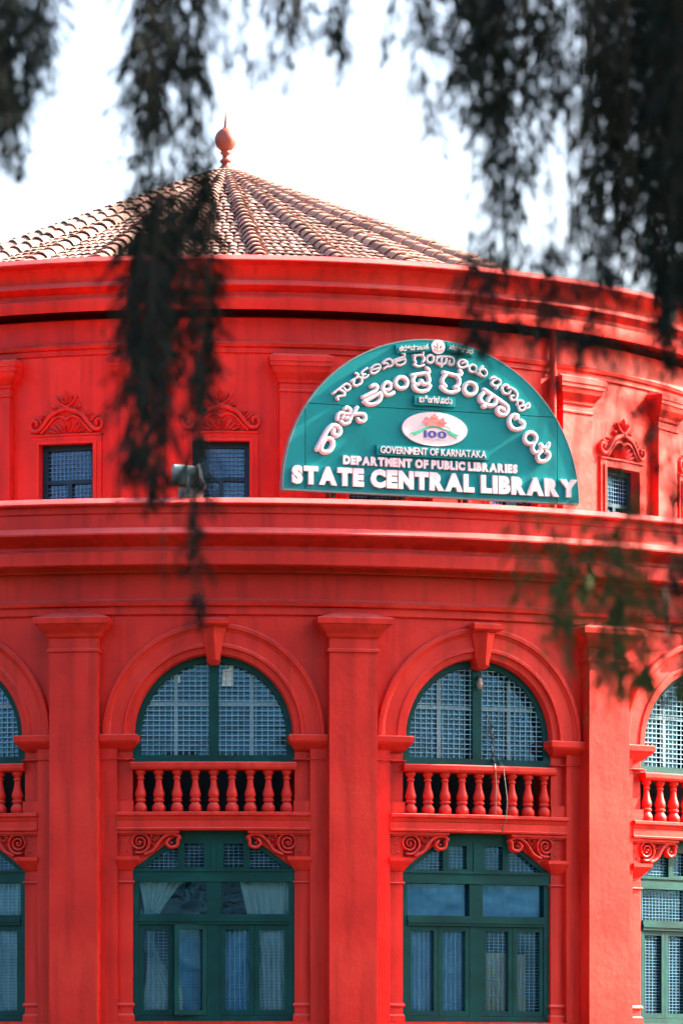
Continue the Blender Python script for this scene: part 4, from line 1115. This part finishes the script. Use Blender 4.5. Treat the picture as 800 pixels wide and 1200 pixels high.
# ------------------------------------------------------------------ trees
def leaf_into(mb, p, d, L, W, r):
    """one pointed leaf folded along its midrib"""
    d = d.normalized(); s = d.cross(Vector((r.uniform(-1, 1), r.uniform(-1, 1), r.uniform(-1, 1))))
    if s.length < 1e-3: s = d.orthogonal()
    s.normalize(); nn = s.cross(d)
    m = p + d * L * 0.45 - nn * L * 0.06
    q = p + d * L
    a = m + s * W * 0.5 + nn * W * 0.25; b = m - s * W * 0.5 + nn * W * 0.25
    mb.add([tuple(p), tuple(a), tuple(q), tuple(b), tuple(m)], [(0, 4, 1), (1, 4, 2), (0, 3, 4), (3, 2, 4)])
def fast_mesh(mb, name, mats):
    me = bpy.data.meshes.new(name); me.from_pydata(mb.v, [], mb.f)
    for m in mats: me.materials.append(M[m])
    me.polygons.foreach_set('material_index', mb.mi); me.update(); return me
STRANDS = [
  (0.511,0.544,-47.59,4.46,5.11,4.59,0.057,349),
  (0.582,0.612,-47.93,4.46,5.02,4.57,0.055,331),
  (0.564,0.596,-47.17,4.51,5.22,4.65,0.048,294),
  (0.647,0.668,-47.8,4.52,5.05,4.62,0.051,297),
  (0.694,0.704,-48.03,4.54,4.99,4.62,0.045,224),
  (0.659,0.675,-47.16,4.87,5.22,4.92,0.037,116),
  (0.474,0.532,-45.81,4.77,5.57,4.93,0.029,111),
  (0.457,0.502,-46.12,4.98,5.49,5.06,0.069,276),
  (0.384,0.447,-46.21,4.96,5.47,5.04,0.068,276),
  (0.984,0.969,-47.62,4.64,5.1,4.71,0.041,138),
  (0.985,0.965,-46.8,4.7,5.31,4.81,0.055,232),
  (1.061,1.04,-47.48,4.49,5.14,4.61,0.052,256),
  (1.11,1.11,-47.75,4.5,5.07,4.61,0.051,227),
  (1.159,1.169,-47.92,4.52,5.02,4.6,0.05,208),
  (1.186,1.204,-47.64,4.71,5.09,4.77,0.041,146),
  (1.066,1.11,-45.79,4.86,5.58,5.0,0.035,137),
  (0.974,0.969,-46.04,5.08,5.51,5.14,0.075,175),
  (1.063,1.068,-46.1,5.12,5.5,5.17,0.074,155),
  (0.995,0.972,-46.12,3.63,5.49,3.77,0.069,800),
  (1.034,0.993,-47.7,3.49,4.47,3.65,0.056,593),
  (1.084,1.058,-47.39,3.64,4.48,3.85,0.058,445),
  (1.041,0.963,-46.57,3.9,4.62,4.01,0.072,510),
  (1.008,0.923,-46.3,3.75,4.6,3.81,0.051,406),
  (1.0,0.954,-45.98,4.14,4.72,4.17,0.075,440),
  (0.98,0.887,-45.91,4.12,4.7,4.21,0.058,246),
  (1.086,1.021,-47.97,3.45,3.85,3.48,0.05,191),
  (1.143,1.132,-46.62,3.87,4.78,3.95,0.039,696),
  (1.159,1.145,-46.45,3.28,4.79,3.89,0.036,464),
  (1.14,1.124,-46.88,3.39,4.59,3.61,0.033,187),
  (1.189,1.199,-47.74,3.05,3.69,3.13,0.036,204),
  (1.135,1.013,-46.97,3.25,3.7,3.38,0.043,27),
  (1.401,1.412,-47.97,4.62,5.01,4.68,0.023,72),
  (1.446,1.417,-45.77,5.19,5.58,5.24,0.035,80),
  (1.526,1.543,-45.95,5.18,5.54,5.23,0.043,97),
  (1.574,1.563,-46.78,5.05,5.32,5.07,0.038,91),
  (1.482,1.476,-47.42,4.9,5.15,4.93,0.037,79),
  (1.403,1.409,-45.84,5.3,5.57,5.33,0.047,56),
  (1.332,1.415,-46.71,4.81,5.34,4.9,0.016,32),
  (1.288,1.264,-45.91,5.2,5.55,5.24,0.023,33),
  (1.564,1.593,-46.0,5.06,5.52,5.13,0.02,49),
  (1.232,1.221,-46.88,4.89,5.29,4.95,0.022,46),
  (1.799,1.794,-47.12,4.95,5.23,4.98,0.024,38),
  (1.842,1.861,-46.64,4.9,5.35,4.97,0.03,70),
  (1.875,1.915,-47.08,4.56,5.24,4.69,0.032,85),
  (1.912,1.937,-47.78,4.63,5.06,4.7,0.036,98),
  (1.889,1.868,-47.41,4.61,5.16,4.7,0.026,63),
  (2.031,2.023,-46.09,4.9,5.5,5.01,0.046,142),
  (1.942,1.984,-48.09,4.6,4.98,4.66,0.045,123),
  (1.843,1.905,-48.08,4.68,4.98,4.72,0.035,72),
  (1.829,1.751,-46.57,5.01,5.37,5.06,0.017,26),
  (1.971,2.023,-47.47,4.49,5.14,4.61,0.031,93),
  (2.071,2.076,-46.81,4.52,5.31,4.68,0.049,256),
  (2.106,2.119,-46.97,4.3,5.27,4.5,0.054,340),
  (2.134,2.139,-47.31,4.18,5.18,4.39,0.053,344),
  (2.243,2.235,-45.61,4.71,5.63,4.89,0.059,284),
  (2.191,2.196,-47.69,4.42,5.08,4.54,0.041,193),
  (2.247,2.247,-47.13,4.69,5.23,4.79,0.037,129),
  (2.056,2.063,-47.67,4.52,5.09,4.62,0.062,227),
  (2.176,2.19,-46.56,4.88,5.38,4.96,0.078,207),
  (2.106,2.085,-47.48,4.12,5.14,4.34,0.036,212),
  (1.884,1.884,-47.27,4.9,5.19,4.93,0.069,67),
  (1.976,1.976,-46.26,5.09,5.46,5.14,0.074,87),
  (2.026,2.026,-47.37,4.8,5.17,4.85,0.073,110),
  (2.128,2.133,-46.75,4.92,5.33,4.98,0.082,117),
  (2.248,2.254,-45.85,5.1,5.56,5.17,0.082,111),
  (2.235,2.23,-47.94,4.71,5.02,4.75,0.05,38),
  (2.355,2.35,-48.04,4.02,4.99,4.22,0.045,254),
  (2.411,2.411,-47.6,4.07,5.1,4.29,0.046,289),
  (2.432,2.437,-46.21,4.67,5.47,4.83,0.057,155),
  (2.499,2.507,-46.6,4.2,5.37,4.45,0.05,333),
  (2.265,2.252,-47.58,4.26,5.11,4.43,0.026,60),
  (2.322,2.311,-47.34,4.23,5.17,4.42,0.032,78),
  (2.347,2.331,-47.74,4.18,5.07,4.36,0.036,153),
  (2.274,2.307,-47.01,4.21,5.26,4.43,0.027,84),
  (2.262,2.327,-48.09,4.6,4.98,4.66,0.025,29),
  (2.464,2.45,-46.39,4.75,5.42,4.87,0.062,269),
  (2.538,2.526,-45.87,4.6,5.56,4.79,0.07,422),
  (2.6,2.592,-45.72,4.54,5.6,4.76,0.076,524),
  (2.611,2.603,-46.29,4.34,5.45,4.58,0.074,601),
  (2.695,2.701,-45.7,4.31,5.6,4.59,0.076,674),
  (2.566,2.561,-48.15,3.82,4.96,4.07,0.064,703),
  (2.66,2.649,-47.45,3.89,5.14,4.17,0.068,924),
  (2.832,2.82,-45.69,4.16,5.6,4.48,0.071,887),
  (2.547,2.581,-46.18,4.65,5.47,4.81,0.085,427),
  (2.567,2.583,-47.13,4.37,5.23,4.55,0.085,527),
  (2.751,2.763,-45.75,4.59,5.59,4.8,0.094,558),
  (2.439,2.461,-46.59,4.9,5.37,4.97,0.061,163),
  (2.597,2.606,-46.07,4.9,5.5,5.01,0.098,357),
  (2.598,2.603,-47.44,4.55,5.15,4.66,0.094,388),
  (2.574,2.574,-47.7,3.85,5.08,4.12,0.056,978),
  (2.67,2.664,-47.05,3.93,5.25,4.22,0.059,998),
  (2.012,2.002,-47.85,3.86,4.21,3.9,0.046,153),
  (2.084,2.071,-47.21,3.99,4.33,4.03,0.053,166),
  (2.195,2.19,-45.7,4.28,4.63,4.32,0.065,164),
  (2.19,2.206,-47.34,3.98,4.31,4.02,0.058,172),
  (2.219,2.236,-48.18,3.82,4.14,3.86,0.054,166),
  (2.283,2.298,-48.08,3.81,4.16,3.85,0.05,159),
  (2.371,2.376,-47.76,3.89,4.22,3.93,0.056,166),
  (2.006,2.029,-46.16,4.31,4.54,4.35,0.034,41),
  (2.373,2.326,-47.26,3.09,3.42,3.13,0.048,132),
  (2.389,2.154,-47.45,3.16,3.42,3.19,0.042,75),
  (2.373,2.209,-47.95,3.13,3.36,3.16,0.055,115),
  (2.537,2.463,-45.65,3.37,3.67,3.4,0.065,118),
  (2.489,2.463,-47.1,3.15,3.47,3.2,0.059,132),
  (2.418,2.377,-47.66,2.91,3.4,2.96,0.046,163),
  (2.459,2.442,-48.05,2.81,3.19,2.85,0.04,218),
  (2.418,2.394,-48.06,2.84,3.14,2.89,0.04,108),
  (2.529,2.493,-47.76,2.87,3.48,2.9,0.041,331),
  (2.671,2.665,-46.44,3.11,4.18,3.28,0.045,241),
  (2.622,2.611,-47.81,3.05,3.83,3.12,0.046,194),
  (2.381,2.227,-48.09,2.99,3.29,3.04,0.04,96),
  (2.554,2.473,-46.92,3.6,4.04,3.66,0.043,64),
  (2.564,2.517,-47.55,3.41,3.93,3.46,0.047,104),
  (2.827,2.809,-45.61,3.02,3.67,3.08,0.047,216),
]

wt = empty('weeping_tree', None, 0, (5.4, -46.6, 0))
tag(wt, 'dark weeping tree with drooping leafy branches hanging before the red library', 'tree')
BX = Vector((-5.4, 46.6, 0))
r = random.Random(5)
mb = MB()
tube(mb, [(0, 0, -0.1), (0.03, 0.02, 1.5), (-0.08, 0.05, 3.2), (-0.1, 0, 5.0), (0.1, -0.1, 7.0), (0.2, 0, 9.0)], [0.34, 0.27, 0.24, 0.21, 0.15, 0.05], 12)
obj('trunk', mb.mesh('trunk', 'bark', 60), wt)
for y in (-48.3, -47.5, -46.7, -45.9, -45.2):
    mb = MB(); b = y + 46.6
    tube(mb, [(-0.08, 0, 4.9), (-1.2, b * 0.5, 5.75), (-2.6, b, 6.0), (-4.2, b, 5.95), (-5.6, b + 0.1, 5.85)], [0.13, 0.10, 0.075, 0.05, 0.02], 8)
    obj('limb', mb.mesh('limb', 'bark', 60), wt)
for (xt, xp, y, zt, zd0, zd1, spr, nl) in STRANDS:
    mb = MB()
    zlimb = 5.93
    ph = r.uniform(0, 6.28)
    def pt(z):
        t = (zlimb - z) / (zlimb - zt)
        sw = 0.025 * math.sin(ph + 3.2 * (zlimb - z))
        return Vector((xt + (xp - xt) * max(0, t) ** 1.4 + sw, y + 0.03 * math.cos(ph + 2.1 * z), z)) + BX
    K = 14
    tw = [tuple(pt(zlimb + (zt - zlimb) * i / K)) for i in range(K + 1)]
    tube(mb, tw, [0.006 - 0.0045 * i / K for i in range(K + 1)], 4)
    mb.mi = [1] * len(mb.f)
    # short side twigs carrying rows of leaves
    for i in range(int(nl * 0.55 / 6)):
        u = r.random(); z = zd0 + (zd1 - zd0) * u; k = 1.0 - 0.5 * u * u
        p = pt(z); az = r.uniform(0, 2 * PI); ln = r.uniform(0.5, 2.0) * spr * k + 0.03
        e = p + Vector((math.cos(az) * ln, math.sin(az) * ln, -r.uniform(0.03, 0.20)))
        f0 = len(mb.f); tube(mb, [tuple(p), tuple((p + e) / 2 + Vector((0, 0, 0.015))), tuple(e)], 0.0016, 3)
        mb.mi[f0:] = [1] * (len(mb.f) - f0)
        for j in range(6):
            q = p + (e - p) * (0.3 + 0.7 * j / 5)
            d = (e - p).normalized() * 0.5 + Vector((r.gauss(0, 0.5), r.gauss(0, 0.5), -0.7))
            leaf_into(mb, q, d, r.uniform(0.034, 0.062), r.uniform(0.010, 0.015), r)
    for i in range(int(nl * 0.22)):
        u = r.random()
        z = zd0 + (zd1 - zd0) * u
        # clumps along the branch, thinner to the tip
        if math.sin(z * 9 + ph) < -0.55 and r.random() < 0.5: z += r.uniform(-0.12, 0.12)
        k = 1.0 - 0.55 * u * u
        off = Vector((r.gauss(0, spr * 0.62 * k), r.gauss(0, spr * 0.62 * k), 0))
        d = Vector((r.gauss(0, 0.45), r.gauss(0, 0.45), -1.0))
        leaf_into(mb, pt(z) + off + Vector((0, 0, r.uniform(0, 0.04))), d, r.uniform(0.036, 0.070), r.uniform(0.010, 0.016), r)
    nt_ = max(4, int(nl * 0.12))
    for i in range(nt_):           # loose leaves below the dense part
        z = zd1 + (zt - zd1) * r.random()
        d = Vector((r.gauss(0, 0.4), r.gauss(0, 0.4), -1.0))
        leaf_into(mb, pt(z) + Vector((r.gauss(0, spr * 0.3), r.gauss(0, spr * 0.3), 0)), d, r.uniform(0.035, 0.06), r.uniform(0.009, 0.014), r)
    # side twigs
    for i in range(max(2, nl // 40)):
        z = zd0 + (zd1 - zd0) * r.random(); p = pt(z); q = p + Vector((r.gauss(0, spr * 0.8), r.gauss(0, spr * 0.8), -r.uniform(0.08, 0.22)))
        f0 = len(mb.f); tube(mb, [tuple(p), tuple((p + q) / 2 + Vector((0, 0, 0.02))), tuple(q)], 0.0018, 3)
        mb.mi[f0:] = [1] * (len(mb.f) - f0)
    obj('hanging_branch', fast_mesh(mb, 'hanging_branch', ['leaf2' if zd0 < 3.75 and xt > 2.15 else 'leaf', 'bark']), wt)  # lower right branches get the lighter leaf colour as painted sunlight
# same tree's crown, unseen above and right, thickened to shade the hanging branches
def clump_crown(name, clumps, per, L, Wd, parent, mat, rr, base):
    mb = MB()
    for c, rad_ in clumps:
        c = Vector(c)
        for i in range(per):
            v = Vector((rr.gauss(0, 1), rr.gauss(0, 1), rr.gauss(0, 1))).normalized() * rad_ * rr.random() ** 0.45
            d = v.normalized() * 0.5 + Vector((rr.gauss(0, 0.5), rr.gauss(0, 0.5), -0.6))
            leaf_into(mb, c + v - base, d, L * rr.uniform(0.7, 1.3), Wd * rr.uniform(0.8, 1.2), rr)
    return obj(name, fast_mesh(mb, name, [mat]), parent)
r = random.Random(8)
cl = []
for i in range(75):
    x = r.uniform(3.7, 8.0); z = r.uniform(2.4, 8.6)
    cl.append(((x, r.uniform(-50.2, -43.4), z), r.uniform(0.55, 0.95)))
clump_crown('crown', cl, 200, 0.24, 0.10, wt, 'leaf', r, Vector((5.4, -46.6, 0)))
cl = []
for i in range(60):
    cl.append(((r.uniform(-1.6, 4.2), r.uniform(-55.0, -44.6), r.uniform(6.9, 8.6)), r.uniform(0.6, 0.9)))
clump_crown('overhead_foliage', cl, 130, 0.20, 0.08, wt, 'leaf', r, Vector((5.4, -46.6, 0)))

# two unseen trees added behind the photographer to shade the drooping branches
def added_shading_tree(x, y, seed, label):
    t = empty('added_shading_tree', None, 0, (x, y, 0)); tag(t, label, 'tree', 'unseen trees added behind the photographer')
    rr = random.Random(seed); B = Vector((x, y, 0))
    m = MB(); tube(m, [(0, 0, -0.1), (0.1, 0.1, 2.5), (-0.1, 0, 5.5), (0, 0, 9.0)], [0.45, 0.35, 0.28, 0.08], 10)
    obj('trunk', m.mesh('trunk', 'bark', 60), t)
    c = []
    for i in range(60):
        a = rr.uniform(0, 2 * PI); q = 5.2 * math.sqrt(rr.random())
        c.append(((x + q * math.cos(a), y + q * math.sin(a), rr.uniform(3.8, 11.0)), rr.uniform(0.8, 1.3)))
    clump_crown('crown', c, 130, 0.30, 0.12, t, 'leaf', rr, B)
added_shading_tree(-8.0, -67.5, 31, 'unseen spreading tree added for shade behind the photographer on the left')
added_shading_tree(8.6, -67.0, 32, 'unseen spreading tree added for shade behind the photographer on the right')

# tall shade tree to the right of the rotunda; its shadow dapples the drum
st = empty('shade_tree', None, 0, (18.5, 0.5, 0))
tag(st, 'tall shade tree to the right of the rotunda dappling the sunlit wall', 'tree')
SB = Vector((18.5, 0.5, 0))
mb = MB()
tube(mb, [(0, 0, -0.1), (0.1, 0, 3), (-0.2, 0.2, 7), (0.1, 0.1, 11), (0, 0, 17)], [0.5, 0.4, 0.34, 0.24, 0.06], 12)
obj('trunk', mb.mesh('trunk', 'bark', 60), st)
r = random.Random(21)
cl = []
for i in range(22):
    a = r.uniform(0, 2 * PI); q = 3.9 * math.sqrt(r.random())
    c = Vector((18.5 + q * math.cos(a), 1.8 + q * 1.2 * math.sin(a), r.uniform(12.0, 22.5)))
    cl.append((tuple(c), r.uniform(0.5, 0.95)))
    if i % 3 == 0:
        mb = MB(); b0 = Vector((0, 0, r.uniform(6, 11))); c0 = c - SB
        tube(mb, [tuple(b0), tuple((b0 + c0) / 2 + Vector((0, 0, 0.4))), tuple(c0)], [0.14, 0.08, 0.02], 6)
        obj('limb', mb.mesh('limb', 'bark', 60), st)
clump_crown('crown', cl, 150, 0.16, 0.06, st, 'leaf2', r, SB)
